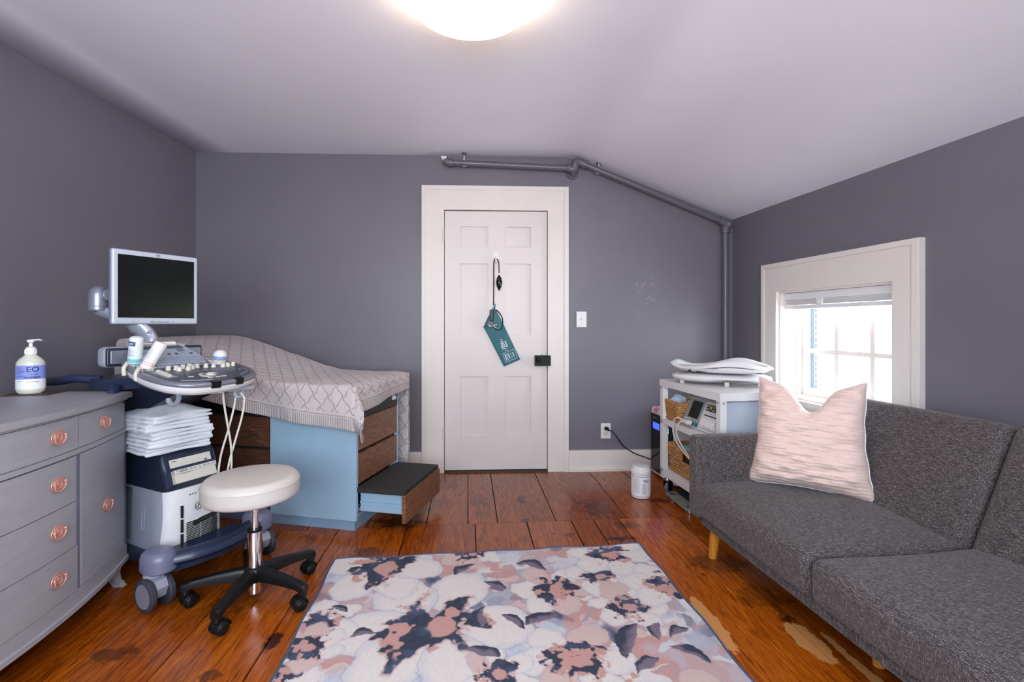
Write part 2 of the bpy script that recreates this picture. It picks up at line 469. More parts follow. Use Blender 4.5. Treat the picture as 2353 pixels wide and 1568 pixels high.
def floor_mat():
    q = NT('varnished_pine_boards')
    tc = q.node('ShaderNodeTexCoord')
    at = q.attr('plank'); sp = q.node('ShaderNodeSeparateColor'); q.link(at.outputs['Color'], sp.inputs[0])
    off = q.node('ShaderNodeCombineXYZ'); q.link(q.math('MULTIPLY', sp.outputs[1], 37.0), off.inputs[0]); q.link(q.math('MULTIPLY', sp.outputs[2], 53.0), off.inputs[1])
    va = q.node('ShaderNodeVectorMath', operation='ADD'); q.link(tc.outputs['Object'], va.inputs[0]); q.link(off.outputs[0], va.inputs[1])
    mp = q.node('ShaderNodeMapping'); mp.inputs['Scale'].default_value = (16, 1.3, 1); q.link(va.outputs[0], mp.inputs['Vector'])
    grain = q.noise(mp.outputs[0], 4.2, 9, .62, 1.6)
    mp2 = q.node('ShaderNodeMapping'); mp2.inputs['Scale'].default_value = (5.5, 1.5, 1); q.link(va.outputs[0], mp2.inputs['Vector'])
    blot = q.noise(mp2.outputs[0], 1.25, 5, .6, .6)
    fine = q.noise(mp.outputs[0], 26, 4, .6)
    g = q.ramp(grain, [(.28, srgb(96, 40, 8)), (.5, srgb(162, 79, 15)), (.72, srgb(194, 110, 30))])
    tone = q.ramp(sp.outputs[0], [(0, (.62, .55, .5)), (.5, (.92, .9, .9)), (1, (1.12, 1.14, 1.1))])
    g = q.mix(1.0, g, tone, 'MULTIPLY')
    g = q.mix(1.0, g, q.ramp(fine, [(.35, (.82, .8, .78)), (.6, (1.04, 1.04, 1.04))]), 'MULTIPLY')
    dk = q.ramp(blot, [(.56, (0, 0, 0)), (.82, (1, 1, 1))])
    g = q.mix(q.math('MULTIPLY', dk, .65), g, srgb(44, 16, 6))
    # small knots and nail marks
    vo = q.node('ShaderNodeTexVoronoi'); vo.inputs['Scale'].default_value = 5.5; q.link(va.outputs[0], vo.inputs['Vector'])
    kd = q.math('ADD', vo.outputs['Distance'], q.math('MULTIPLY', q.noise(va.outputs[0], 34, 3), .10))
    kn = q.ramp(kd, [(.085, (1, 1, 1)), (.135, (0, 0, 0))])
    g = q.mix(q.math('MULTIPLY', kn, .8), g, srgb(34, 12, 6))
    sxyz = q.node('ShaderNodeSeparateXYZ'); q.link(tc.outputs['Object'], sxyz.inputs[0])
    nz = q.noise(tc.outputs['Object'], 17, 4, .6)
    nz2 = q.noise(tc.outputs['Object'], 55, 3, .6)
    def blob(cx, cy, rx, ry, k=.75):
        dx = q.math('DIVIDE', q.math('SUBTRACT', sxyz.outputs[0], cx), rx)
        dy = q.math('DIVIDE', q.math('SUBTRACT', sxyz.outputs[1], cy), ry)
        d = q.math('SQRT', q.math('ADD', q.math('MULTIPLY', dx, dx), q.math('MULTIPLY', dy, dy)))
        d = q.math('ADD', d, q.math('MULTIPLY', q.math('SUBTRACT', nz, .5), k*2))
        return q.math('ADD', d, q.math('MULTIPLY', q.math('SUBTRACT', nz2, .5), k*.7))
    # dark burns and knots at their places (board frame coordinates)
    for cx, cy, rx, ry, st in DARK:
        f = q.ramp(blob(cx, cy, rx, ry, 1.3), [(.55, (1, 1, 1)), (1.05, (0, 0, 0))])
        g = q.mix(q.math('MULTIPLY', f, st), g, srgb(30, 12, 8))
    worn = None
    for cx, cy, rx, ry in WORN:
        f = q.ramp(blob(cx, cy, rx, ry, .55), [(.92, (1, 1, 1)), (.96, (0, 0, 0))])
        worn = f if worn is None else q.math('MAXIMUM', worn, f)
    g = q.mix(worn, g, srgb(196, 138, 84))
    q.link(g, q.b.inputs['Base Color'])
    q.link(q.math('MULTIPLY_ADD', q.noise(tc.outputs['Object'], 7, 5, .6), .16, .13), q.b.inputs['Roughness'])
    q.b.inputs['Specular IOR Level'].default_value = .45
    q.bump(q.math('ADD', q.math('MULTIPLY', grain, .6), q.math('MULTIPLY', q.noise(tc.outputs['Object'], 3, 3), 2.2)), .22, .004)
    return q.m
FYAW = 5.2
def fl(X, Y):
    c, s = math.cos(R(FYAW)), math.sin(R(FYAW))
    return (X*c+Y*s, -X*s+Y*c)
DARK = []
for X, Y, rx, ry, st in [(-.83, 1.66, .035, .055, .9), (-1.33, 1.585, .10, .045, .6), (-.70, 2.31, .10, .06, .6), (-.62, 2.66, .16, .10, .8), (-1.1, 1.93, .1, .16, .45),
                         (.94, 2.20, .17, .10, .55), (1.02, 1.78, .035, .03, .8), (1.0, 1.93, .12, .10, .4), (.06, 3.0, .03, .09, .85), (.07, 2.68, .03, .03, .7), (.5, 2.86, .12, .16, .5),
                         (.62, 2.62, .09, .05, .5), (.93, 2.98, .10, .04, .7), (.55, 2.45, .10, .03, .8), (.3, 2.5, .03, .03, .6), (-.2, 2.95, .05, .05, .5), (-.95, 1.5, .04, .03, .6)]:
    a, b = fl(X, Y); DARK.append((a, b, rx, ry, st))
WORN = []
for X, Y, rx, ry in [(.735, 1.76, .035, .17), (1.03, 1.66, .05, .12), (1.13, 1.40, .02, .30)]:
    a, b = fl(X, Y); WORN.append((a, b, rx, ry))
M['floor'] = floor_mat()

def glass_mat():
    q = NT('window_glass')
    tr = q.node('ShaderNodeBsdfTransparent'); gl = q.node('ShaderNodeBsdfGlossy'); gl.inputs['Roughness'].default_value = .02
    lw_ = q.node('ShaderNodeLayerWeight'); fr = q.math('MULTIPLY_ADD', q.math('POWER', lw_.outputs['Facing'], 4.0), .7, .05)
    nn = q.noise(q.coord(), 3, 2)
    tr.inputs['Color'].default_value = (.97, .99, .98, 1)
    q.link(q.math('MULTIPLY_ADD', nn, .02, .01), gl.inputs['Roughness'])
    mx = q.node('ShaderNodeMixShader'); q.link(fr, mx.inputs[0]); q.link(tr.outputs[0], mx.inputs[1]); q.link(gl.outputs[0], mx.inputs[2])
    q.link(mx.outputs[0], q.out.inputs['Surface'])
    return q.m
M['glass'] = glass_mat()
M['leaf'] = mat('pale_leaf', srgb(190, 206, 150), .7, var=.25, vs=3)
# ------------------------------------------------------------------ the room
BWM = T(0, 3.575, 0) @ RZ(2.46)
RWM = T(1.681, 3.647, 0) @ RZ(-81.26)
LWM = T(-2.297, 3.476, 0) @ RZ(-89.32)
YR = -1.0
def sobj(name, bm, mats, MX, **k):
    o = struct(name, bm, mats, **k); o.matrix_world = MX; return o

# floor: wide boards, each a slab of its own with a narrow gap
FM = RZ(FYAW)
bm = nb()
lay = bm.loops.layers.color.new('plank')
seams_near = [-3.2, -2.9, -2.6, -2.25, -1.95, -1.62, -1.308, -.985, -.69, -.331, .037, .322, .571, .698, .841, 1.18, 1.5, 1.83, 2.15, 2.5, 2.85]
seams_far = [-3.2, -2.85, -2.5, -2.2, -1.85, -1.5, -1.18, -.86, -.55, -.231, -.003, .161, .487, .895, 1.15, 1.45, 1.78, 2.1, 2.45, 2.85]
jb = 2.64
rnd = random.Random(11)
tones = {('n', 9): .35, ('n', 10): .5, ('n', 11): .62, ('n', 12): .4, ('n', 13): .45, ('n', 14): .9, ('n', 8): .75, ('n', 7): .8, ('n', 6): .62, ('f', 9): .45, ('f', 10): .42, ('f', 11): .28, ('f', 12): .3, ('f', 13): .62}
def board(a0, a1, b0, b1, key):
    tb = bmesh.new()
    g = .0028
    box(tb, a0+g, b0+.0015, -.02, a1-g, b1-.0015, 0, .0012, 1)
    n0 = len(bm.faces)
    col = (tones.get(key, rnd.uniform(.35, .85)), rnd.random(), rnd.random(), 1)
    for f in tb.faces: pass
    mp = [bm.verts.new(v.co) for v in tb.verts]
    tb.verts.index_update()
    for f in tb.faces:
        nf = bm.faces.new([mp[v.index] for v in f.verts])
        for lp in nf.loops: lp[lay] = col
    tb.free()
for i, (a0, a1) in enumerate(zip(seams_near[:-1], seams_near[1:])):
    board(a0, a1, -1.6, jb, ('n', i))
for i, (a0, a1) in enumerate(zip(seams_far[:-1], seams_far[1:])):
    board(a0, a1, jb, 4.3, ('f', i))
floor = struct('floor', bm, M['floor'], wn=False)
floor.matrix_world = FM
bm = nb()
box(bm, -3.3, -1.8, -.09, 3.1, 4.4, -.0205)
o = struct('floor_underside', bm, M['dark_seam']); o.name = 'trim_8'; o.matrix_world = FM

# back wall (pieces round the doorway), cut to the ceiling line
bm = nb()
def wpr(pts, y0=0.0, y1=.12): prism(bm, pts, -y1, -y0, M=UP)
wpr([(-2.34, -.02), (-.505, -.02), (-.505, 2.46), (-2.34, 2.46)])
wpr([(-.505, 1.947), (.268, 1.947), (.268, 2.46), (-.505, 2.46)])
wpr([(.268, -.02), (1.75, -.02), (1.75, 2.46), (.268, 2.46)])
sobj('wall_back', bm, M['wall_marked'], BWM, wn=False)
# right wall round the window
bm = nb()
WX0, WX1, WZ0, WZ1 = .504, 1.317, .63, 1.312
L2 = 4.75
wpr([(0, -.02), (WX0, -.02), (WX0, 2.2), (0, 2.2)], 0, .2)
wpr([(WX1, -.02), (L2, -.02), (L2, 2.2), (WX1, 2.2)], 0, .2)
wpr([(WX0, -.02), (WX1, -.02), (WX1, WZ0), (WX0, WZ0)], 0, .2)
wpr([(WX0, WZ1), (WX1, WZ1), (WX1, 2.2), (WX0, 2.2)], 0, .2)
sobj('wall_right', bm, M['wall'], RWM, wn=False)
bm = nb()
prism(bm, [(-.05, -.02), (4.6, -.02), (4.6, 2.5), (-.05, 2.5)], 0, .12, M=UP)
sobj('wall_left', bm, M['wall'], LWM, wn=False)
# rear wall behind the camera, with the large window that lights the room
bm = nb()
RX0, RX1, RZ0, RZ1 = -1.5, 1.3, .75, 2.0
RM = T(0, YR, 0) @ RZ(180)
def rp(x0, z0, x1, z1): prism(bm, [(-x1, z0), (-x0, z0), (-x0, z1), (-x1, z1)], -.12, 0, M=UP)
rp(-2.4, -.02, RX0, 2.5); rp(RX1, -.02, 2.6, 2.5); rp(RX0, -.02, RX1, RZ0); rp(RX0, RZ1, RX1, 2.5)
sobj('wall_rear', bm, M['wall'], RM, wn=False)
bm = nb()
for x in (RX0, -.57, .37, RX1-.04): box(bm, -x-.04, .02, RZ0, -x, .08, RZ1, .004)
for z in (RZ0, 1.35, RZ1-.04): box(bm, -RX1, .022, z, -RX0, .078, z+.04, .004)
wf = sobj('window_2', bm, M['trim'], RM)
bm = nb(); box(bm, -RX1+.01, .048, RZ0+.01, -RX0-.01, .052, RZ1-.01)
ob('pane', bm, M['glass'], wf)

# ceiling: flat part, soft ridge, slope falling to the right wall
bm = nb()
ridge = lambda Y: .471+(3.6-Y)*.135
rw = lambda Y: 1.681+(3.647-Y)*.1537
lw = lambda Y: -2.297+(3.476-Y)*.0119
rows = []
ny = 40
for j in range(ny+1):
    Y = 3.85-(3.85-(YR-.12))*j/ny
    r = ridge(Y); e = rw(Y)+.06; hw = rw(Y)
    sl = (2.352-1.896)/(hw-r)
    k = min(1, max(0, (3.35-Y)/1.1)); k = k*k*(3-2*k)
    xs = [(lw(Y)-.06, 2.351), (-2.02, 2.351+.014*k), (-1.95, 2.351+.016*k), (-1.85, 2.351+.006*k), (-1.4, 2.351), (-.9, 2.353), (-.4, 2.352), (0, 2.352), (r-.22, 2.352), (r-.09, 2.3515), (r-.03, 2.348), (r+.03, 2.340), (r+.1, 2.352-sl*.1), (r+.25, 2.352-sl*.25), ((r+hw)/2, 2.352-sl*(hw-r)/2), (hw, 1.896), (e, 1.896-sl*.06)]
    rows.append([bm.verts.new((x, Y, z)) for x, z in xs])
for a, b in zip(rows[:-1], rows[1:]):
    for i in range(len(a)-1): bm.faces.new((a[i], a[i+1], b[i+1], b[i]))
for f in bm.faces: f.normal_update()
if sum(f.normal.z for f in bm.faces) > 0: bmesh.ops.reverse_faces(bm, faces=bm.faces)
ce = struct('ceiling', bm, M['ceil'], angle=80, wn=False)
m = ce.modifiers.new('s', 'SOLIDIFY'); m.thickness = .08; m.offset = -1

# baseboards
bm = nb()
box(bm, -2.29, -.022, 0, -.668, 0, .155, .004); box(bm, .424, -.022, 0, 1.68, 0, .155, .004)
box(bm, .424, -.036, 0, 1.68, -.022, .016, .005)
sobj('baseboard_back', bm, M['trim'], BWM)
bm = nb(); box(bm, .01, -.022, 0, 4.6, 0, .155, .004)
sobj('baseboard_right', bm, M['trim'], RWM)
bm = nb(); box(bm, 0.02, 0, 0, 4.4, .022, .155, .004)
sobj('baseboard_left', bm, M['trim'], LWM)

# door casing
bm = nb()
X0, X1, ZT = -.666, .4215, 2.122
def casing(bm, x0, x1, ix0, ix1, zb, zt, izt, bead=.03):
    # outer raised bead
    prism(bm, [(x0, zb), (x0+bead, zb), (x0+bead, zt-bead), (x1-bead, zt-bead), (x1-bead, zb), (x1, zb), (x1, zt), (x0, zt)], 0, .030, .003, M=UP)
    prism(bm, [(x0+bead, zb), (ix0, zb), (ix0, izt), (ix1, izt), (ix1, zb), (x1-bead, zb), (x1-bead, zt-bead), (x0+bead, zt-bead)], 0, .024, .002, M=UP)
casing(bm, X0, X1, -.503, .266, 0, ZT, 1.945)
box(bm, -.503, .05, .0, .266, .12, 1.945)  # unseen backing slab behind the leaf, added to stop outside light leaking in
sobj('trim_1_with_light_block', bm, M['trim'], BWM)
bm = nb(); box(bm, -.50, -.03, 0, .264, .05, .010, .003)
sobj('trim_2', bm, M['gasket'], BWM)
# door leaf: stiles and rails around six sunken panels
DX0, DX1, DZ0, DZ1 = -.4985, .2615, .016, 1.940
bm = nb()
cols = [(-.387, -.173), (-.056, .148)]
rws = [(.252, .718), (1.013, 1.556), (1.666, 1.831)]
yf, yb = -.004, .036
def dbox(x0, z0, x1, z1, a=yf, bev=.0): box(bm, x0, a, z0, x1, yb, z1, bev)
dbox(DX0, DZ0, cols[0][0], DZ1); dbox(cols[0][1], DZ0, cols[1][0], DZ1); dbox(cols[1][1], DZ0, DX1, DZ1)
for c in cols:
    zz = DZ0
    for r in rws: dbox(c[0], zz, c[1], r[0]); zz = r[1]
    dbox(c[0], zz, c[1], DZ1)
    for r in rws:
        dbox(c[0], r[0], c[1], r[1], a=.010)
        # thin raised bead round each sunken panel
        w = .006
        box(bm, c[0], yf-.0005, r[0], c[0]+w, yf+.008, r[1], .0015); box(bm, c[1]-w, yf-.0005, r[0], c[1], yf+.008, r[1], .0015)
        box(bm, c[0]+w, yf-.0005, r[0], c[1]-w, yf+.008, r[0]+w, .0015); box(bm, c[0]+w, yf-.0005, r[1]-w, c[1]-w, yf+.008, r[1], .0015)
door = sobj('door_1', bm, M['door'], BWM)
for z in (.30, 1.755):
    bm = nb()
    for k in range(5): cyl(bm, .0065, z-.05+k*.02, z-.05+k*.02+.019, 12, .001, M=T(-.506, -.033, 0))
    box(bm, -.512, -.03, z-.05, -.500, -.024, z+.05, .001)
    ob('hinge', bm, M['trim'], door)
bm = nb()
box(bm, .168, -.046, .790, .262, -.006, .867, .003); box(bm, .262, -.046, .790, .285, -.026, .867, .003)
ball(bm, (.190, -.056, .838), .0215, .018, .0215)
cyl(bm, .014, 0, .02, 16, M=T(.19, -.045, .838) @ RX(90)); cyl(bm, .003, .867, .872, 8, M=T(.222, -.03, 0))
box(bm, .208, -.050, .798, .258, -.045, .859, .002)
tag(ob('rim_lock', bm, M['black_iron'], door), 'black iron rim lock with a round knob')

# window casing, reveal, sash
bm = nb()
x0, x1, zt = .363, 1.448, 1.500
casing(bm, x0, x1, WX0, WX1, .50, zt, WZ1, .028)
box(bm, x1, -.028, .5, x1+.012, 0, zt, .004)
box(bm, x0, -.024, .50, x1, 0, .60, .003)
box(bm, WX0-.03, -.045, .60, WX1+.03, .02, .632, .006)
sobj('trim_3', bm, M['trim'], RWM)
bm = nb()
t = .012
box(bm, WX0, 0, WZ0, WX0+t, .2, WZ1, .001); box(bm, WX1-t, 0, WZ0, WX1, .2, WZ1, .001)
box(bm, WX0, 0, WZ1-t, WX1, .2, WZ1, .001); box(bm, WX0, .0, WZ0, WX1, .21, WZ0+t, .001)
box(bm, WX0+t, .115, WZ0+t, WX0+t+.02, .140, WZ1-t, .003); box(bm, WX1-t-.02, .115, WZ0+t, WX1-t, .140, WZ1-t, .003)
win = sobj('window_1', bm, M['trim'], RWM)
bm = nb()
sx0, sx1 = WX0+t, WX1-t
sy0, sy1 = .142, .172
box(bm, sx0, sy0, WZ0+t, sx0+.036, sy1, WZ1-t, .003); box(bm, sx1-.036, sy0, WZ0+t, sx1, sy1, WZ1-t, .003)
box(bm, sx0+.036, sy0, WZ0+t, sx1-.036, sy1, WZ0+t+.045, .003); box(bm, sx0+.036, sy0, WZ1-t-.04, sx1-.036, sy1, WZ1-t, .003)
for x in (.805, 1.045): box(bm, x-.015, sy0+.004, WZ0+.05, x+.015, sy1-.004, WZ1-.05, .004)
for z in (.928,): box(bm, sx0+.03, sy0+.004, z-.013, sx1-.03, sy1-.004, z+.013, .004)
ob('sash', bm, M['trim'], win)
bm = nb(); box(bm, sx0+.02, .156, WZ0+.03, sx1-.02, .159, WZ1-.03)
ob('pane', bm, M['glass'], win)
# raised blind in the reveal
bl = thing('window_blind', 'white slatted blind drawn up to the top of the window by the couch', 'blind', M=RWM)
bm = nb(); box(bm, WX0+.016, .030, 1.255, WX1-.014, .075, 1.297, .004); ob('head_rail', bm, M['white'], bl)
bm = nb()
for k in range(9): box(bm, WX0+.018, .032, 1.222+k*.0036, WX1-.016, .074, 1.2245+k*.0036, .0008)
ob('slat_stack', bm, M['white'], bl)
bm = nb(); box(bm, WX0+.018, .032, 1.196, WX1-.016, .074, 1.219, .004); ob('bottom_rail', bm, M['white'], bl)
bm = nb(); box(bm, .79, .022, 1.214, .83, .034, 1.256, .003); cyl(bm, .009, 0, .01, 16, .001, M=T(.81, .024, 1.235) @ RX(90)); ob('valance_clip', bm, M['white'], bl)
# outside the window: shutter and greenery
sh = thing('window_shutter', 'slate blue shutter folded back outside the window', 'shutter', M=RWM)
bm = nb(); box(bm, .42, .30, .55, .455, .385, 1.40, .004); ob('frame', bm, M['shutter'], sh)
bm = nb()
for k in range(20): box(bm, .455, .312, .58+k*.04, .462, .373, .605+k*.04, .002)
ob('louvre_board', bm, M['shutter'], sh)
def tree(name, label, x, y, z, rx, ry, rz, n, seed, size):
    rg = random.Random(seed)
    t = thing(name, label, 'tree', (x, y, 0), 0, None)
    bm = nb(); tube(bm, crom([(0, 0, -2.5), (.05, .05, -.8), (0, 0, z), (.1, 0, z+rz*.6)], 5), .07, 10); ob('trunk', bm, M['gasket'], t)
    bm = nb()
    for i in range(n):
        th = rg.uniform(0, 2*PI); u = rg.uniform(-1, 1); r = rg.uniform(.35, 1)**.5
        s = math.sqrt(1-u*u)
        p = Vector((rx*r*s*math.cos(th), ry*r*s*math.sin(th), z+rz*r*u))
        Q = T(*p) @ Matrix.Rotation(rg.uniform(0, 6), 4, Vector((rg.uniform(-1, 1), rg.uniform(-1, 1), rg.uniform(-1, 1))).normalized())
        a = size*rg.uniform(.6, 1.3)
        vs = [bm.verts.new(Q @ Vector(c)) for c in ((0, -a, 0), (a*.5, 0, a*.12), (0, a, 0), (-a*.5, 0, a*.12))]
        bm.faces.new(vs)
    ob('foliage', bm, M['leaf'], t, smooth=False)
tree('tree', 'pale sunlit tree outside the window pane nearest the camera', 5.2, 3.2, 1.3, 1.3, 1.2, 1.2, 1500, 3, .12)

# overhead pipe along the back wall
yp = -.060
pp = thing('ceiling_pipe', 'grey painted pipe running under the ceiling and down the corner', 'pipe', M=BWM)
pr = .0225
bm = nb(); tube(bm, [(-.45, yp, 2.280), (.430, yp, 2.250)], pr, 20); ob('pipe_run', bm, M['pipe'], pp)
bm = nb(); tube(bm, [(.50, yp-.004, 2.292), (1.568, yp-.004, 1.868)], pr, 20); ob('pipe_run', bm, M['pipe'], pp)
bm = nb(); tube(bm, [(1.596, yp, 1.80), (1.596, yp, .0)], pr*.95, 20); ob('pipe_drop', bm, M['pipe'], pp)
bm = nb()
tube(bm, crom([(.41, yp, 2.251), (.452, yp, 2.243), (.462, yp-.004, 2.262), (.468, yp-.008, 2.292), (.492, yp-.006, 2.297), (.53, yp-.004, 2.280)], 5), pr*1.28, 16)
tube(bm, [(.405, yp, 2.2515), (.418, yp, 2.251)], pr*1.5, 16)
tube(bm, [(.528, yp-.004, 2.281), (.542, yp-.004, 2.2755)], pr*1.45, 16)
cyl(bm, .042, 0, .02, 20, .004, M=T(.452, -.001, 2.225) @ RX(90))
tube(bm, crom([(.452, -.005, 2.222), (.452, -.04, 2.222), (.455, yp, 2.245)], 4), pr*1.1, 14)
ob('elbow', bm, M['pipe'], pp)
bm = nb()
tube(bm, crom([(1.545, yp-.004, 1.877), (1.59, yp-.004, 1.858), (1.617, yp-.004, 1.850)], 4), pr*1.3, 16)
ball(bm, (1.617, yp-.004, 1.848), pr*1.5)
tube(bm, crom([(1.617, yp-.004, 1.850), (1.599, yp, 1.825), (1.596, yp, 1.79)], 4), pr*1.3, 16)
tube(bm, [(1.596, yp, 1.795), (1.596, yp, 1.782)], pr*1.5, 16)
ob('elbow', bm, M['pipe'], pp)
bm = nb()
tube(bm, crom([(-.44, yp, 2.280), (-.475, yp, 2.282), (-.492, yp, 2.298)], 4), pr*1.2, 16)
tube(bm, [(-.452, yp, 2.28), (-.438, yp, 2.2795)], pr*1.5, 16)
ob('end_elbow', bm, M['pipe'], pp)
bm = nb()
box(bm, -.518, yp-.02, 2.308, -.480, yp+.03, 2.320, .002); box(bm, -.508, yp-.015, 2.285, -.490, yp+.02, 2.310, .004)
for k in (-.512, -.499, -.486): cyl(bm, .004, 0, .006, 10, M=T(k, yp-.02, 2.303) @ RX(90))
tag(ob('end_fitting', bm, M['white'], pp), 'white fitting on the open end')
for x, z in ((-.352, 2.2767), (.640, 2.2365)):
    h = nb()
    zc = 2.352 if x < .4 else 2.352-.376*(x-.471)
    tube(h, [(x+(pr+.003)*math.sin(2*PI*k/20), yp, z+(pr+.003)*math.cos(2*PI*k/20)) for k in range(20)], .0045, 6, closed=True)
    box(h, x-.006, yp-.004, z+pr, x+.006, yp+.004, z+pr+.03, .001)
    cyl(h, .0035, z+pr+.02, zc-.004, 8, M=T(x, yp, 0))
    cyl(h, .02, zc-.006, zc, 20, .002, M=T(x, yp, 0)) if x < .4 else cyl(h, .02, -.006, 0, 20, .002, M=T(x, yp, zc) @ RY(20.6))
    tag(ob('pipe_hanger', h, M['steel'], pp), 'bright steel hanger')

# ceiling lamp
LMP = (-.155, 1.75, 2.352)
lp = thing('ceiling_light', 'round white flush ceiling light glowing above the rug', 'ceiling light', LMP)
bm = nb(); lathe(bm, [(.20, -.0), (.215, -.004), (.22, -.02), (.212, -.026)], 48); ob('base_ring', bm, M['white'], lp)
bm = nb(); lathe(bm, [(.226, -.026), (.236, -.045), (.234, -.062), (.215, -.088), (.17, -.112), (.10, -.128), (.03, -.133), (0, -.1335)], 56)
ob('glass_dome', bm, M['lamp'], lp)

# wall plates
sw = thing('light_switch', 'white light switch plate on the grey wall right of the door', 'light switch', M=BWM)
bm = nb(); box(bm, .484, -.008, 1.077, .559, 0, 1.193, .004); ob('plate', bm, M['white'], sw)
bm = nb(); box(bm, .515, -.016, 1.128, .528, -.007, 1.146, .002, M=None); cyl(bm, .0035, 0, .002, 10, M=T(.5215, -.008, 1.165) @ RX(90)); cyl(bm, .0035, 0, .002, 10, M=T(.5215, -.008, 1.106) @ RX(90)); ob('toggle', bm, M['cream'], sw)
ou = thing('wall_outlet', 'white wall outlet above the baseboard with a black plug in it', 'outlet', M=BWM)
bm = nb(); box(bm, .668, -.008, .240, .742, 0, .354, .004); ob('plate', bm, M['white'], ou)
bm = nb(); cyl(bm, .017, 0, .003, 20, .001, M=T(.705, -.008, .275) @ RX(90)); cyl(bm, .017, 0, .003, 20, .001, M=T(.705, -.008, .319) @ RX(90)); ob('socket', bm, M['cream'], ou)
def inv_rounded(vals, r, k=3):
    pass
def rbox(bm, x0, y0, z0, x1, y1, z1, r, n=6, crown=0, M=None, mi=0, fn=None, k=4, side=0):
    """softly rounded upholstery block; crown puffs the +z face, fn warps a point"""
    def ax(a, b):
        l = [a+r*(1-math.cos(PI/2*i/k)) for i in range(k)]
        m = [a+r+(b-a-2*r)*i/n for i in range(n+1)]
        h = [b-r*(1-math.cos(PI/2*i/k)) for i in range(k)][::-1]
        return l+m+h
    X, Y, Z = ax(x0, x1), ax(y0, y1), ax(z0, z1)
    tb = bmesh.new(); cache = {}
    def V(p):
        key = tuple(round(c, 6) for c in p)
        if key in cache: return cache[key]
        q = Vector((min(max(p[0], x0+r), x1-r), min(max(p[1], y0+r), y1-r), min(max(p[2], z0+r), z1-r)))
        d = Vector(p)-q
        P = q+d.normalized()*r if d.length > 1e-9 else q.copy()
        u = 2*(p[0]-x0)/(x1-x0)-1; v = 2*(p[1]-y0)/(y1-y0)-1; w = (p[2]-z0)/(z1-z0)
        if crown: P.z += crown*(1-u**4)*(1-v**4)*w
        if side: P.y += side*(1-u**4)*(1-(2*w-1)**2)*(-1 if v < 0 else 1)*abs(v)
        if fn: P = Vector(fn(P, u, v, w))
        cache[key] = tb.verts.new(P)
        return cache[key]
    def face(A, B, f):
        for i in range(len(A)-1):
            for j in range(len(B)-1):
                tb.faces.new([V(f(A[i], B[j])), V(f(A[i+1], B[j])), V(f(A[i+1], B[j+1])), V(f(A[i], B[j+1]))])
    face(X, Y, lambda a, b: (a, b, z1)); face(Y, X, lambda a, b: (b, a, z0))
    face(X, Z, lambda a, b: (a, y0, b)); face(Z, X, lambda a, b: (b, y1, a))
    face(Y, Z, lambda a, b: (x1, a, b)); face(Z, Y, lambda a, b: (x0, b, a))
    bmesh.ops.recalc_face_normals(tb, faces=tb.faces)
    merge(bm, tb, M, mi)

# ------------------------------------------------------------------ rug
def vnoise(x, y, sd):
    xi = np.floor(x).astype(np.int64); yi = np.floor(y).astype(np.int64)
    fx = x-xi; fy = y-yi
    fx = fx*fx*(3-2*fx); fy = fy*fy*(3-2*fy)
    def h(a, b):
        n = (a*374761393+b*668265263+sd*1442695041) & 0x7fffffff
        n = ((n ^ (n >> 13))*1274126177) & 0x7fffffff
        return ((n ^ (n >> 16)) & 0xffff)/65535.0
    return (h(xi, yi)*(1-fx)+h(xi+1, yi)*fx)*(1-fy)+(h(xi, yi+1)*(1-fx)+h(xi+1, yi+1)*fx)*fy
def fbm(x, y, sd, o=4):
    s = 0; a = .5; t = 0
    for k in range(o):
        s = s+a*vnoise(x*2**k+k*17.3, y*2**k-k*9.1, sd+k); t += a; a *= .5
    return s/t
lin = lambda r, g, b: np.array(srgb(r, g, b)[:3])
CREAM, PINK, LAV, PALE, NAVY, DKP = lin(238, 230, 226), lin(212, 162, 155), lin(168, 170, 190), lin(202, 208, 226), lin(50, 62, 84), lin(130, 116, 134)
FLW = [(.484, -.536, .17), (.952, -.769, .09), (.23, -.085, .13), (.956, -.344, .085), (1.178, -.273, .07), (1.216, -.505, .072), (1.279, -.092, .095), (1.447, -.382, .09), (.623, -.006, .07), (.068, -.489, .075), (.017, -.714, .06), (.05, -.605, .06), (.699, -.808, .06), (1.30, -1.05, .09), (.35, -1.15, .11), (.9, -1.3, .10), (1.2, -1.6, .1), (.4, -1.8, .12)]
LVS = [(.585, -.144, .045, 40), (.906, -.141, .05, -30), (.879, -.528, .05, 20), (.786, -.544, .04, -50), (1.136, -.681, .065, 60), (1.345, -.771, .045, -40), (1.163, -.812, .04, 30), (.665, -.695, .045, -20), (1.256, -.659, .035, 70), (.24, -.546, .035, 10), (.644, -.502, .04, 80), (.725, -.302, .04, -60), (.129, -.389, .03, -30), (1.338, -.656, .035, 20), (.46, -.95, .05, 40), (1.0, -1.0, .05, -20), (.8, -1.5, .06, 30)]
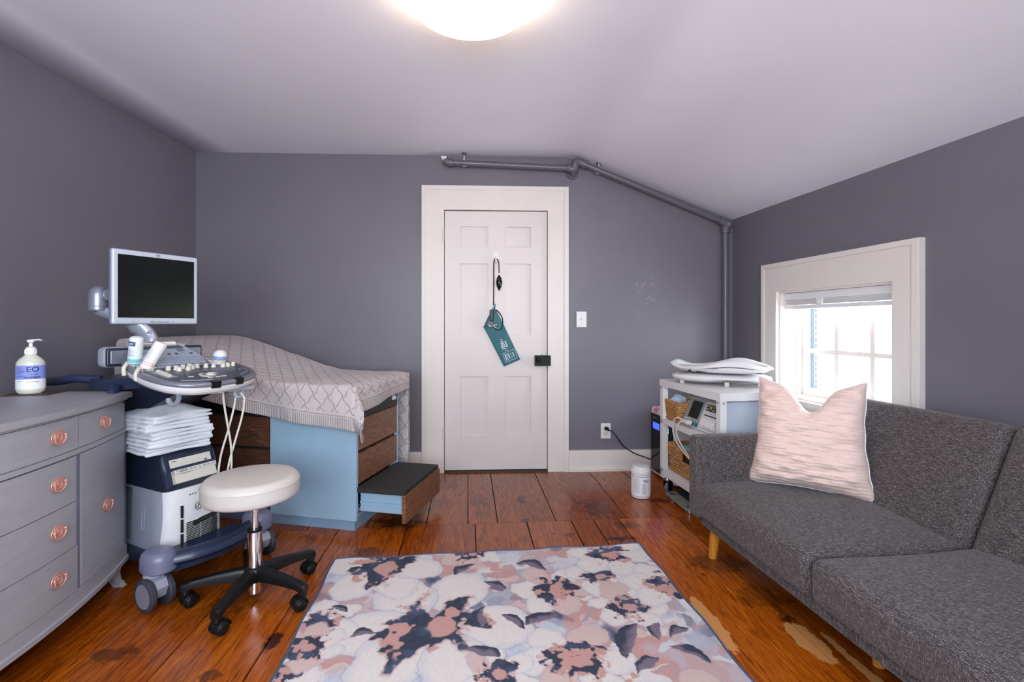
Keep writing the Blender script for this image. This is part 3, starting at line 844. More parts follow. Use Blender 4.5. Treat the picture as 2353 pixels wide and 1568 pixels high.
def rug_colour(x, y):
    wx = x+.050*(fbm(x*9, y*9, 3)-.5)+.018*(fbm(x*34, y*34, 5, 3)-.5)
    wy = y+.050*(fbm(x*9, y*9, 8)-.5)+.018*(fbm(x*34, y*34, 12, 3)-.5)
    C = np.zeros(x.shape+(3,)) + CREAM
    n1 = fbm(wx*8, wy*8, 21, 3)
    def paint(mask, col):
        nonlocal C
        C = C*(1-mask[..., None])+col*mask[..., None]
    st = lambda v, a, b: np.clip((v-a)/(b-a), 0, 1)
    paint(st(n1, .50, .52), PINK); paint(st(-n1, -.40, -.385)*.8, LAV)
    rg = random.Random(5)
    pal = [CREAM, CREAM, CREAM, CREAM, PINK, PINK, PINK, LAV, PALE, PALE, DKP, NAVY*1.6]
    for i in range(420):
        cx, cy = rg.uniform(-.05, 1.5), rg.uniform(-2.15, .05)
        a, b, th = rg.uniform(.022, .075), rg.uniform(.014, .042), rg.uniform(0, PI)
        col = rg.choice(pal)
        dx, dy = wx-cx, wy-cy
        u = (dx*math.cos(th)+dy*math.sin(th))/a; v = (-dx*math.sin(th)+dy*math.cos(th))/b
        d = np.sqrt(u*u+v*v)
        m = st(-d, -1.0, -.94)
        tint = st(d, .1, 1.0)*.4
        cc = col*(1-tint[..., None])+(PALE if col is CREAM else CREAM if col is PALE else LAV)*tint[..., None]
        C = C*(1-m[..., None])+cc*m[..., None]
    wash = st(fbm(wx*6.5+3, wy*6.5, 300, 4), .50, .66)
    paint(wash*.55, PALE)
    wash = st(fbm(wx*7.5+30, wy*7.5, 310, 4), .54, .60)
    paint(wash*.5, PINK)
    for k, (fx, fy, r) in enumerate(FLW):
        rg = random.Random(100+k)
        np_ = 6
        for j in range(np_):
            an = 2*PI*j/np_+rg.uniform(-.2, .2)+k
            cx, cy = fx+1.35*r*math.cos(an), fy+1.35*r*math.sin(an)
            dx, dy = wx-cx, wy-cy
            u = (dx*math.cos(an)+dy*math.sin(an))/(r*.85); v = (-dx*math.sin(an)+dy*math.cos(an))/(r*.72)
            d = np.sqrt(u*u+v*v)
            m = st(-d, -1.0, -.95)
            e = st(d, .72, 1.0)*.5
            cc = CREAM*(1-e[..., None])+PALE*e[..., None]
            if rg.random() < .25: cc = cc*.45+PINK*.55
            C = C*(1-m[..., None])+cc*m[..., None]
            m2 = st(-np.abs(d-1.03), -.035, -.01)*.5
            paint(m2, LAV)
        dx, dy = wx-fx, wy-fy
        rr = np.sqrt(dx*dx+dy*dy)/r; an = np.arctan2(dy, dx)
        q1 = fbm((x-fx)/r*2.2+40, (y-fy)/r*2.2, 60+k, 5)
        spk = fbm(an*4.2+30+(x-fx)/r*1.3, an*0+rr*1.2+(y-fy)/r*1.3, 77+k, 3)*1.7-.35
        edge = .42+1.5*(q1-.3)+.42*spk*st(rr, .35, .8)
        paint(st(edge+.16-rr, 0, .12)*.7, PINK)
        paint(st(edge+.05-rr, 0, .12)*.45, NAVY*2.2)
        paint(st(edge-rr, 0, .05), NAVY*(.65+.55*fbm(x*160, y*60, 9, 2)[..., None]+1.3*st(fbm(x*16, y*16, 99+k, 3), .48, .75)[..., None]))
        hole = fbm((x-fx)/r*2.6+9, (y-fy)/r*2.6, 90+k, 3)
        paint(st(hole, .62, .66)*st(1.2-rr, 0, .1), PINK)
        ccx, ccy = fx+.12*r, fy-.10*r
        d = np.sqrt((wx-ccx)**2+((wy-ccy)*1.0)**2)/r
        paint(st(.36-d, 0, .04), PINK)
    for k, (fx, fy, r, th) in enumerate(LVS):
        t = R(th); dx, dy = wx-fx, wy-fy
        u = (dx*math.cos(t)+dy*math.sin(t))/(r*1.5); v = (-dx*math.sin(t)+dy*math.cos(t)+u*u*r*.5)/(r*.62)
        d = np.abs(v)/np.maximum(1.0-u*u, 1e-3)*1.0; d2 = np.clip(.5+v*1.2+.5*(fbm(x*22, y*22, 200+k, 3)-.5)*3, 0, 1.3)
        m = st(1-d, 0, .10)*(np.abs(u) < 1)
        f = st(d2, .25, .8)
        cc = DKP*(1-f[..., None])+NAVY*f[..., None]
        C = C*(1-m[..., None])+cc*m[..., None]
    g = fbm(x*260, y*90, 33, 2)
    return np.clip(C*.78*(.94+.12*g[..., None]), 0, 1)
RUGM = T(-.820, 2.220, 0) @ RZ(6.35)
RW_, RL_ = 1.464, 2.13
rug = thing('area_rug', 'floral rug in cream, blush and navy on the wooden floor', 'rug', M=RUGM)
xs = np.linspace(0, RW_, 460)
ys = np.concatenate([np.linspace(0, -1.0, 330), np.linspace(-1.0, -RL_, 150)[1:]])
GX, GY = np.meshgrid(xs, ys, indexing='ij')
colr = rug_colour(GX, GY)
wob = .006*np.sin(GX*19)*np.exp(GY*30)
GYw = GY+wob
GXw = GX+.004*np.sin(GY*17)*(np.exp(-GX*40)+np.exp(-(RW_-GX)*40))
GZ = .0075+.0025*np.maximum(0, np.sin(GX*13+1)*np.exp(GY*14))+.002*np.maximum(0, np.sin(GY*9))*(np.exp(-GX*14)+np.exp(-(RW_-GX)*14))
nxp, nyp = GX.shape
me = bpy.data.meshes.new('pile')
vv = np.stack([GXw, GYw, GZ], -1).reshape(-1, 3)
idx = np.arange(nxp*nyp).reshape(nxp, nyp)
fa = np.stack([idx[:-1, :-1], idx[:-1, 1:], idx[1:, 1:], idx[1:, :-1]], -1).reshape(-1, 4)
me.from_pydata(vv.tolist(), [], fa.tolist())
ca = me.color_attributes.new('dye', 'FLOAT_COLOR', 'POINT')
ca.data.foreach_set('color', np.concatenate([colr.reshape(-1, 3), np.ones((nxp*nyp, 1))], 1).astype(np.float32).ravel())
me.polygons.foreach_set('use_smooth', [True]*len(me.polygons))
q = NT('printed_rug_pile')
q.link(q.mix(q.math('MULTIPLY', q.noise(q.coord(), 300, 3), .10), q.attr('dye').outputs['Color'], (.5, .45, .45, 1)), q.b.inputs['Base Color'])
q.b.inputs['Roughness'].default_value = .95; q.b.inputs['Specular IOR Level'].default_value = .1
q.bump(q.noise(q.coord(scale=(1, .4, 1)), 700, 3, .7), .35, .0015)
me.materials.append(q.m)
o = bpy.data.objects.new('pile', me); COL.objects.link(o); o.parent = rug
bm = nb()
def rim_pts():
    P = []
    W = lambda i, j: Vector((GXw[i, j], GYw[i, j], GZ[i, j]-.003))
    for i in range(0, nxp, 4): P.append(W(i, 0))
    for j in range(4, nyp, 4): P.append(W(nxp-1, j))
    for i in range(nxp-5, -1, -4): P.append(W(i, nyp-1))
    for j in range(nyp-5, 3, -4): P.append(W(0, j))
    return P
tube(bm, rim_pts(), .0055, 8, closed=True)
tag(ob('binding', bm, mat('slate_blue_binding', srgb(60, 82, 112), .85, bump=.3, bs=500), rug), 'slate blue stitched edge')

# ------------------------------------------------------------------ couch
SOM = T(.866, 2.305, 0) @ RZ(-82.2)
so = thing('couch', 'charcoal tweed couch on tapered wooden legs under the window', 'couch', M=SOM)
LEN = 1.66
def seat_w(P, u, v, w):
    return P
for i, (a, b) in enumerate(((.0, .742), (.744, 1.60))):
    bm = nb()
    rbox(bm, a, .0, .192, b, .66, .335, .034, 10, crown=.022, fn=lambda P, u, v, w: (P.x, P.y, P.z+.006*math.sin(P.x*11+P.y*7)*w))
    ob('seat_cushion', bm, M['fabric'], so)
bm = nb()
box(bm, .035, .03, .150, LEN-.04, .72, .215, .008)
ob('base_frame', bm, M['fabric'], so)
TILT = 24
BM_ = T(0, .585, .30) @ RX(-TILT)
for a, b in ((.035, .742), (.746, 1.60)):
    bm = nb()
    rbox(bm, a, 0, 0, b, .125, .50, .040, 10, side=.016, M=BM_)
    ob('back_cushion', bm, M['fabric'], so)
bm = nb(); box(bm, .05, .105, .02, 1.60, .14, .46, .01, M=BM_); ob('back_frame', bm, M['fabric'], so)
for a in (-.035, 1.602):
    bm = nb()
    pts = [(-.0, .178), (.80, .178), (.80, .565), (-.0, .565)]
    rbox(bm, a, -.004, .178, a+.085 if a < 0 else a+.085, .80, .566, .024, 8)
    bm2 = None
    ob('armrest', bm, M['fabric'], so)
def leg(x, y):
    bm = nb()
    sx = .02 if x < .5 else (-.02 if x > 1.2 else 0)
    lathe(bm, [(.0165, 0), (.018, .004), (.024, .12), (.0265, .17), (.0265, .20)], 24, M=T(x, y, 0) @ Matrix(((1, 0, sx/.19, -sx), (0, 1, .06, -.012), (0, 0, 1, 0), (0, 0, 0, 1))))
    ob('leg', bm, M['leg_wood'], so)
for x, y in ((.085, .08), (.10, .62), (.80, .22), (.80, .62), (1.50, .08), (1.50, .62)): leg(x, y)

# pillow
PM = T(1.335, 2.165, .343) @ RZ(-38) @ RX(-12)
pl = thing('throw_pillow', 'blush crinkled cotton throw pillow leaning in the corner of the couch', 'pillow', M=PM)
def pil(sgn, x, v):
    u = x
    hw, hh = .250, .246
    cx = u*hw*(1-.10*(1-v*v)**1.2)*(1-.135*(v+1)/2)
    cz = hh+v*hh*(1-.07*(1-u*u)**1.2)
    th = .098*(max(0, (1-u**4)*(1-v**4)))**.55
    chop = math.exp(-((u-.03)/.34)**2)*max(0, (v+.2)/1.2)**2.2
    cz -= .125*chop
    th *= 1+.25*max(0, -v)
    th -= .015*chop
    ear = max(0, abs(u)-.7)*max(0, v-.6)
    cz += .15*ear
    wr = .0045*mnoise.noise(Vector((cx*9+3, cz*26, 1.3*sgn)))+.004*mnoise.noise(Vector((cx*20, cz*50, 7)))
    flare = min(1, (1-abs(u))*6)*min(1, (1-abs(v))*6)
    y = sgn*(max(0, th)+wr*3*flare)
    wave = .0018*math.sin(v*13)*(abs(u)**6)
    return Vector((cx+wave*math.copysign(1, u), y, cz))
for sgn, nm, mt in ((-1, 'front_cover', 'pillow'), (1, 'back_cover', 'pillow_back')):
    bm = nb()
    grid(bm, lambda a, b: pil(sgn, (2*a-1), (2*b-1)), 90, 90)
    if sgn > 0: bmesh.ops.reverse_faces(bm, faces=bm.faces)
    ob(nm, bm, M[mt], pl, angle=180, wn=False)
bm = nb()
ed = [pil(1, s, -1) for s in np.linspace(-1, 1, 40)]+[pil(1, 1, s) for s in np.linspace(-1, 1, 40)][1:]+[pil(1, s, 1) for s in np.linspace(1, -1, 40)][1:]+[pil(1, -1, s) for s in np.linspace(1, -1, 40)][1:-1]
tube(bm, ed, .003, 6, closed=True)
ob('piping', bm, M['pillow_back'], pl)

# ------------------------------------------------------------------ stool
st_ = thing('rolling_stool', 'round ivory vinyl stool on a black five-star base with casters', 'stool', (-1.035, 1.925, 0), 0)
sc = (-.012, 0)
bm = nb()
lathe(bm, [(0, .404), (.150, .404), (.168, .407), (.1755, .416), (.1775, .43), (.1775, .462), (.1768, .466), (.1772, .4685), (.174, .478), (.165, .4885), (.150, .493), (.09, .497), (0, .498)], 64, M=T(*sc, 0))
tube(bm, [(sc[0]+.1776*math.cos(2*PI*k/64), sc[1]+.1776*math.sin(2*PI*k/64), .4665) for k in range(64)], .0018, 6, closed=True)
ob('seat', bm, M['vinyl'], st_, angle=60)
bm = nb(); cyl(bm, .09, .388, .404, 32, .003, M=T(*sc, 0)); box(bm, -.06, -.05, .378, .06, .05, .392, .004); ob('seat_plate', bm, M['black'], st_)
bm = nb(); cyl(bm, .0145, .27, .385, 24); ob('piston', bm, M['chrome'], st_)
bm = nb(); cyl(bm, .0262, .022, .275, 32, .003); ob('column', bm, M['chrome'], st_)
bm = nb(); cyl(bm, .0278, .268, .279, 32, .002); ob('column_collar', bm, M['black'], st_)
bm = nb(); lathe(bm, [(.034, .072), (.042, .08), (.042, .112), (.036, .126), (.028, .13)], 32)
for k in range(5):
    a = 197+72*k
    Q = RZ(a)
    rings = []
    for x, hw, z0, z1 in ((.02, .026, .078, .124), (.06, .024, .082, .124), (.14, .021, .083, .116), (.215, .018, .078, .104), (.245, .019, .070, .100), (.257, .014, .070, .094)):
        rings.append([(x, -hw, z0), (x, hw, z0), (x, hw*.95, (z0*.3+z1*.7)), (x, hw*.6, z1), (x, -hw*.6, z1), (x, -hw*.95, (z0*.3+z1*.7))])
    loft(bm, rings, M=Q)
    cyl(bm, .017, .050, .085, 16, .003, M=Q @ T(.240, 0, 0))
ob('star_base', bm, M['black'], st_, angle=50)
for k in range(5):
    a = 197+72*k
    bm = nb()
    Q = RZ(a) @ T(.240, 0, 0) @ RZ([35, -20, 60, 15, 80][k])
    for s in (-1, 1):
        cyl(bm, .0255, -.008, .008, 28, .004, M=Q @ T(-.012, s*.0135, .0258) @ RX(90))
        ball(bm, (-.012, s*.02, .0258), .017, .006, .017, 16, M=Q)
    tb = [(-.012+.030*math.cos(R(b)), .0258+.030*math.sin(R(b))) for b in range(0, 181, 15)]+[(-.012+.0265*math.cos(R(b)), .0258+.0265*math.sin(R(b))) for b in range(180, -1, -15)]
    prism(bm, tb, -.021, .021, M=Q @ UP)
    cyl(bm, .008, .045, .055, 12, M=Q)
    ob('caster', bm, M['gloss_black'] if False else M['black'], st_)
bm = nb()
tube(bm, crom([(-.05, -.02, .384), (-.10, -.045, .378), (-.135, -.055, .360)], 4), .0042, 8)
tube(bm, [(-.125, -.052, .366), (-.135, -.055, .360), (-.165, -.066, .345), (-.188, -.074, .333), (-.194, -.076, .330)], [.006, .010, .0125, .0125, .009], 12, sy=.7)
ob('height_lever', bm, M['black'], st_)

# ------------------------------------------------------------------ dresser
dr = thing('dresser', 'chalky grey bow-front dresser with rose copper pulls against the left wall', 'dresser', (-1.645, 2.04, 0), 0)
YC, HL = -.78, .78
bow = lambda y: .165*(1-((y-YC)/HL)**2)
def slab(bm, y0, y1, z0, z1, o0, o1, bev=.002, n=24):
    a = [(bow(y0+(y1-y0)*i/n)+o1, y0+(y1-y0)*i/n) for i in range(n+1)]
    b = [(bow(y0+(y1-y0)*i/n)+o0, y0+(y1-y0)*i/n) for i in range(n, -1, -1)]
    prism(bm, a+b, z0, z1, bev, 2)
def bodyo(off, e): return [(-.45, e)]+[(-.45, 2*YC-e)]+[(bow(2*YC-e+( -2*YC+2*e)*i/30 if False else max(2*YC, min(0, 2*YC+(-2*YC)*i/30)))+off, 2*YC-e+(-2*YC+2*e)*i/30) for i in range(31)]
bm = nb(); prism(bm, bodyo(-.014, 0), .150, .786, .002); ob('carcass', bm, M['dresser'], dr)
bm = nb(); prism(bm, bodyo(.016, .014), .789, .811, .006, 3); prism(bm, bodyo(.004, .004), .780, .789, .002); ob('top', bm, M['dresser'], dr)
bm = nb()
slab(bm, -1.56, 0, .645, .662, -.02, .006, .003, 30); slab(bm, -1.56, 0, .118, .166, -.03, .004, .002, 30); slab(bm, -1.565, .005, .104, .120, -.04, .014, .004, 30)
prism(bm, [(-.45, -.03), (-.45, 0), (bow(0), 0), (bow(0), -.03)], .108, .16, .003)
ob('moulding', bm, M['dresser'], dr)
for y0, y1, o1 in ((-.364, -.340, -.003), (-1.22, -1.196, -.003), (-1.56, -1.532, 0), (-.026, 0, 0)):
    bm = nb(); slab(bm, y0, y1, .166, .643, -.02, o1, .002, 4); ob('stile', bm, M['dresser_groove'], dr)
def pull(y, z, par):
    sl = -.165*2*(y-YC)/HL**2
    ang = math.degrees(math.atan2(1, sl))   # tangent direction of the front
    Q = T(bow(y)+.004, y, z) @ RZ(ang-90+90) @ RZ(180)
    # local: x along the front, y outwards after rotation
    bm = nb()
    nrm = Vector((1, -sl, 0)).normalized(); tan = Vector((sl, 1, 0)).normalized()
    P = Matrix(((tan.x, nrm.x, 0, bow(y)+.003), (tan.y, nrm.y, 0, y), (0, 0, 1, z), (0, 0, 0, 1)))
    D = P @ RX(-90)
    lathe(bm, [(.0285, 0), (.0295, .0015), (.0285, .0035), (.026, .0022), (.021, .0022), (.019, .0042), (.016, .0045), (.0145, .0026), (.010, .003), (.006, .0056), (0, .0062)], 36, M=D, sy=.80)
    tube(bm, crom([(-.0245, .004, .006), (-.0245, .010, .005), (-.023, .010, -.008), (-.013, .009, -.0195), (0, .009, -.0225), (.013, .009, -.0195), (.023, .010, -.008), (.0245, .010, .005), (.0245, .004, .006)], 5), .0022, 8, M=P)
    for s in (-1, 1):
        ball(bm, (s*.0245, .009, .006), .0042, n=12, M=P)
    o = ob('handle', bm, M['copper'], par); tag(o, 'rose copper oval pull')
def front(nm, y0, y1, z0, z1, pulls):
    bm = nb(); slab(bm, y0, y1, z0, z1, -.012, .003, .002)
    f = ob(nm, bm, M['dresser'], dr)
    for y, z in pulls: pull(y, z, f)
front('drawer', -.352, -.022, .664, .778, [(-.20, .724)])
front('drawer', -1.208, -.356, .664, .778, [(-.455, .724), (-1.105, .724)])
front('drawer', -1.538, -1.212, .664, .778, [(-1.36, .724)])
for z0, z1, e in ((.484, .640, 0), (.326, .481, 0), (.168, .323, .006)):
    front('drawer', -1.195, -.366+e, z0, z1, [(-.455, (z0+z1)/2+.006), (-1.105, (z0+z1)/2+.006)])
front('door', -.338, -.028, .169, .641, [(-.18, .400)])
front('door', -1.532, -1.222, .169, .641, [(-1.38, .400)])
for x, y, sx, sy in ((bow(0)-.02, -.03, 1, 1), (bow(0)-.02, -1.53, 1, -1), (-.43, -.03, -1, 1), (-.43, -1.53, -1, -1)):
    bm = nb()
    prof = [(.006, .11), (.006, .085), (-.002, .05), (.004, .022), (.026, .0), (-.012, .0), (-.028, .02), (-.036, .05), (-.046, .078), (-.07, .092), (-.075, .11)]
    prism(bm, [(p[0], p[1]) for p in crom([(a, b, 0) for a, b in prof], 1)], -.012, .012, .003, M=T(x+.012*sx, y, 0) @ S(sx, 1, 1) @ UP)
    prism(bm, [(p[0], p[1]) for p in crom([(a, b, 0) for a, b in prof], 1)], -.012, .012, .003, M=T(x, y+.012*sy, 0) @ RZ(90) @ S(sy, 1, 1) @ UP)
    ob('foot', bm, M['dresser'], dr)

# sanitizer bottle and coaster on the dresser
co = nb(); box(co, -.085, -.065, .8115, .085, .065, .8145, .001)
tag(ob('coaster', co, M['gasket'], None, loc=(-1.975, 1.975, 0), rz=12), 'thin dark square coaster under the sanitizer bottle on the dresser', 'coaster')
sb = thing('pump_bottle', 'frosted hand sanitizer pump bottle with a lavender label on the grey dresser', 'bottle', (-1.985, 1.975, .8150), 28)
bm = nb(); BR = .0455
lathe(bm, [(0, .0), (.036, 0), (.042, .006), (.0455, .018), (.0455, .118), (.043, .130), (.035, .142), (.024, .152), (.018, .158), (.017, .166), (.017, .172)], 56, sy=.86); ob('bottle_body', bm, M['bottle'], sb)
def wrap(bm, z0, z1, a0, a1, off, n=30):
    grid(bm, lambda s, t: Vector(((BR+off)*math.cos(a0+(a1-a0)*s), (BR*.86+off)*math.sin(a0+(a1-a0)*s), z0+(z1-z0)*t)), n, 1)
bm = nb(); wrap(bm, .060, .132-.016, -PI, PI, .0006, 60); lab = ob('label', bm, M['label_blue'], sb, wn=False)
bm = nb(); wrap(bm, .020, .060, -PI, PI, .0006, 60); ob('label_band', bm, M['label_white'], sb, wn=False)
def on_b(a0, off=.0011):
    return lambda x, y: Vector(((BR+off)*math.cos(a0+x/BR), (BR*.86+off)*math.sin(a0+x/BR), y))
def btx(s, size, a, z, mt, bold=0, sx=1): 
    bm = nb(); f = on_b(a); txt(bm, s, size, None, fn=lambda x, y: f(x, y+z), sx=sx, bold=bold)
    return ob('lettering', bm, mt, lab, smooth=False)
A0 = R(-90+22)
btx('EO', .030, A0, .099, M['ink'], .0006); btx('HAND', .0105, A0, .0795, M['ink']); btx('sanitizer', .0145, A0, .0685, M['ink'], .0003)
btx('french lavender', .0065, A0, .050, M['ink']); btx('alcohol 62% gel', .0035, A0, .0625, M['ink']); btx('32 fl oz', .004, A0, .028, M['ink_dark'])
for i, (w, z) in enumerate(((.02, .104), (.028, .096), (.030, .092), (.026, .088), (.014, .084), (.03, .074), (.03, .070), (.02, .052))):
    bm = nb(); wrap(bm, z-.0006, z+.0006, A0-1.15, A0-1.15+w/BR, .0011, 8); ob('small_print', bm, M['ink'], lab, smooth=False)
bm = nb(); lathe(bm, [(.0170, .160), (.0178, .162), (.0178, .180), (.0168, .184), (.0165, .184), (.0165, .188), (.011, .190), (.007, .193), (.006, .204), (.010, .210), (.0125, .212), (.0125, .220), (0, .221)], 32)
tube(bm, crom([(0, 0, .217), (.012, -.004, .219), (.030, -.011, .220), (.038, -.014, .2165)], 4), [.008]*3+[.0065]*6+[.005]*4, 10, sy=.6)
for k in range(24):
    a = 2*PI*k/24; box(bm, -.0008, -.0008, .162, .0008, .0008, .180, M=T(.0178*math.cos(a), .0178*math.sin(a), 0))
ob('pump', bm, M['white'], sb)
# ------------------------------------------------------------------ examination table
TM = T(-.815, 2.505, 0) @ RZ(-12)
et = thing('exam_table', 'pale blue examination table with walnut drawers against the back wall', 'examination table', M=TM)
bm = nb(); box(bm, -1.38, .035, 0, -.03, .455, .075, .004); ob('toe_kick', bm, M['table_blue_dark'], et)
bm = nb()
box(bm, -.515, 0, .066, -.0, .018, .66, .004); box(bm, -.515, .482, .066, 0, .50, .66, .004); box(bm, -.515, .018, .066, -.02, .482, .085); box(bm, -.515, .018, .64, -.02, .482, .66)
box(bm, -.50, .018, .085, -.48, .482, .64)
ob('cabinet_body', bm, M['table_blue'], et)
bm = nb(); box(bm, -1.38, .018, .075, -.517, .49, .60, .003); box(bm, -.48, .02, .086, -.05, .48, .24); box(bm, -.46, .02, .24, -.030, .48, .639); ob('cabinet_core', bm, M['dark_seam'], et)
def wfront(x0, z0, x1, z1):
    bm = nb(); box(bm, x0, .0, z0, x1, .018, z1, .002); o = ob('drawer_front', bm, M['walnut_side'], et); return o
for a, b in ((-1.37, -.955), (-.945, -.52)):
    for z0, z1 in ((.080, .235), (.252, .410), (.427, .590)): wfront(a, z0, b, z1)
for z0, z1 in ((.254, .412), (.430, .594)):
    bm = nb(); box(bm, -.030, .014, z0, -.002, .486, z1, .002); d = ob('drawer', bm, M['walnut'], et)
    bm = nb(); box(bm, -.034, .016, z1+.001, -.022, .484, z1+.014, .002); ob('finger_pull', bm, M['black'], d)
bm = nb()
box(bm, -1.38, .02, .602, -.012, .48, .700, .004); box(bm, -.06, .012, .600, .000, .488, .660, .003); box(bm, -.03, .05, .62, .006, .33, .690, .004)
ob('upper_frame', bm, M['black'], et)
bm = nb(); tube(bm, crom([(-.02, .43, .66), (.004, .43, .665), (.012, .43, .70), (.008, .43, .735), (-.02, .43, .742)], 4), .006, 8); box(bm, -.03, .41, .64, .01, .45, .66, .002)
tag(ob('stirrup_bracket', bm, M['white'], et), 'white stirrup bracket')
bm = nb(); rbox(bm, -.47, -.092, .700, -.006, .592, .772, .02, 6); ob('seat_pad', bm, M['pad_black'], et)
# raised backrest under the blanket
bm = nb()
prof = [(-.475, .772), (-.70, .850), (-1.0, .948), (-1.2, .993), (-1.45, .985), (-1.45, .925), (-1.2, .935), (-1.0, .885), (-.70, .785), (-.475, .702)]
prism(bm, prof, -.592, .092, .006, 2, M=UP)
ob('backrest_pad', bm, M['pad_black'], et)
bm = nb(); tube(bm, [(-.9, .2, .66), (-1.15, .2, .93)], .015, 8); tube(bm, [(-.9, .35, .66), (-1.15, .35, .93)], .015, 8); ob('backrest_strut', bm, M['steel'], et)
# pull-out step
stp = nb()
box(stp, .0, .045, .105, .255, .060, .205, .001); box(stp, .0, .445, .105, .255, .460, .205, .001)
box(stp, .0, .040, .112, .250, .046, .134, .002); box(stp, .0, .036, .150, .250, .046, .158, .001); box(stp, -.3, .06, .10, .255, .445, .112)
sp_ = ob('step_drawer', stp, M['table_blue'], et)
bm = nb(); box(bm, .254, .006, .074, .276, .494, .218, .002); ob('step_front', bm, M['walnut'], sp_)
bm = nb(); box(bm, -.005, .010, .215, .268, .490, .240, .003); tag(ob('step_tread', bm, M['pad_black'], sp_), 'black rubber step tread')

# blanket
def HT(s):
    xs_ = [-.2, .0, .40, .50, .62, .75, 1.0, 1.2, 1.35, 1.47]
    zs_ = [.782, .784, .790, .810, .846, .886, .962, 1.008, 1.012, .998]
    s = max(xs_[0], min(xs_[-1], s))
    for i in range(len(xs_)-1):
        if s <= xs_[i+1]:
            t = (s-xs_[i])/(xs_[i+1]-xs_[i]); break
    m = lambda k: (zs_[min(k+1, len(zs_)-1)]-zs_[max(k-1, 0)])/(xs_[min(k+1, len(zs_)-1)]-xs_[max(k-1, 0)])
    h = xs_[i+1]-xs_[i]
    return (2*t**3-3*t*t+1)*zs_[i]+(t**3-2*t*t+t)*h*m(i)+(-2*t**3+3*t*t)*zs_[i+1]+(t**3-t*t)*h*m(i+1)
bl_ = thing('knit_blanket', 'mauve cable-knit blanket draped over the examination table', 'blanket', M=TM)
XF0, YN, YF = .050, -.103, .603
S0, S1 = -.155, 1.46
NU, NV = 260, 190
def hang_near(s):
    return .215-.03*math.exp(-((s-.45)/.25)**2)+.025*max(0, s-.7)
def far_h(s): return .62-.30*min(1, max(0, (s-.1)/.25))
me = bpy.data.meshes.new('cloth')
V = []; UV = []; ED = []; ET = []
TOPW = YF-YN
for i in range(NU+1):
    s = S0+(S1-S0)*i/NU
    du = max(0, -s)               # length hanging over the foot end
    sh = hang_near(max(s, 0)); fh = far_h(max(s, 0))
    TOT = sh+TOPW+fh
    for j in range(NV+1):
        v = TOT*j/NV
        XF = XF0-.046*min(1, max(0, (v-sh)/TOPW))
        du = max(0, -s)*(.92-.28*min(1, max(0, (v-sh)/TOPW))) if s < 0 else 0
        dn = max(0, sh-v); df = max(0, v-sh-TOPW)
        y = YN+(v-sh) if (dn == 0 and df == 0) else (YN if dn > 0 else YF)
        ss = max(s, 0)
        x = XF-ss if ss > 0 else XF
        top = HT(ss-.046)
        z = top
        rc = .028
        if dn > 0:
            z = top-dn; y = YN-.010-.012*math.sin(ss*21+1)*min(1, dn/.15)-.010*math.sin(ss*9)*min(1, dn/.1)
        if df > 0:
            z = top-df; y = YF+.010+.006*math.sin(ss*13)*min(1, df/.2)
        # rounded shoulders
        ry = min(abs(v-sh), abs(v-sh-TOPW))
        if ry < rc:
            t = 1-ry/rc
            z -= .006*t*t if dn == 0 and df == 0 else -.0
            if dn > 0: y += .012*t*t
            if df > 0: y -= .012*t*t
        if du > 0:
            x = XF+.010+.010*math.sin(y*14)*min(1, du/.08)-.012*max(0, 1-du/.03)**2
            if dn > 0:
                z = top-max(du, dn)*1.04-.42*min(du, dn)
                x = XF+.014+.42*min(dn, .12)*min(1, du/.06)
                y = YN-.010-.16*du+.02*math.sin(dn*30)
            elif df > 0:
                z = top-df-.25*du
                x = XF+.010+.04*du
                y = YF+.012
            else:
                z = top-du
        elif s < .05:
            z -= .006*(1-s/.05)**2
        wr = .004*mnoise.noise(Vector((s*6, v*6, 0)))+.002*mnoise.noise(Vector((s*17, v*17, 3)))
        z += wr*(1 if dn == 0 and df == 0 and du == 0 else 0); y += (wr*1.6 if dn > 0 or df > 0 else 0)
        V.append((x, y, z+.004)); UV.append((s-S0, v))
        e1, e2, e3, e4 = v, TOT-v, s-S0, S1-s
        e = min(e1, e2, e3, e4); ED.append(e)
        ET.append(s if e in (e1, e2) else v)
F = [(i*(NV+1)+j, (i+1)*(NV+1)+j, (i+1)*(NV+1)+j+1, i*(NV+1)+j+1) for i in range(NU) for j in range(NV)]
F = [tuple(reversed(f)) for f in F]
me.from_pydata(V, [], F)
ul = me.uv_layers.new(name='UVMap')
li = np.zeros(len(me.loops), dtype=np.int32); me.loops.foreach_get('vertex_index', li)
ul.data.foreach_set('uv', np.array(UV, dtype=np.float32)[li].ravel())
a = me.attributes.new('edge_d', 'FLOAT', 'POINT'); a.data.foreach_set('value', ED)
a = me.attributes.new('edge_t', 'FLOAT', 'POINT'); a.data.foreach_set('value', ET)
me.polygons.foreach_set('use_smooth', [True]*len(me.polygons))
me.materials.append(M['blanket'])
o = bpy.data.objects.new('cloth', me); COL.objects.link(o); o.parent = bl_
md = o.modifiers.new('t', 'SOLIDIFY'); md.thickness = .006; md.offset = 1

# ------------------------------------------------------------------ ultrasound machine
UM = T(-1.30, 2.065, 0) @ RZ(64.5)
us = thing('ultrasound_machine', 'wheeled ultrasound machine with a dark monitor on a swing arm', 'ultrasound machine', M=UM)
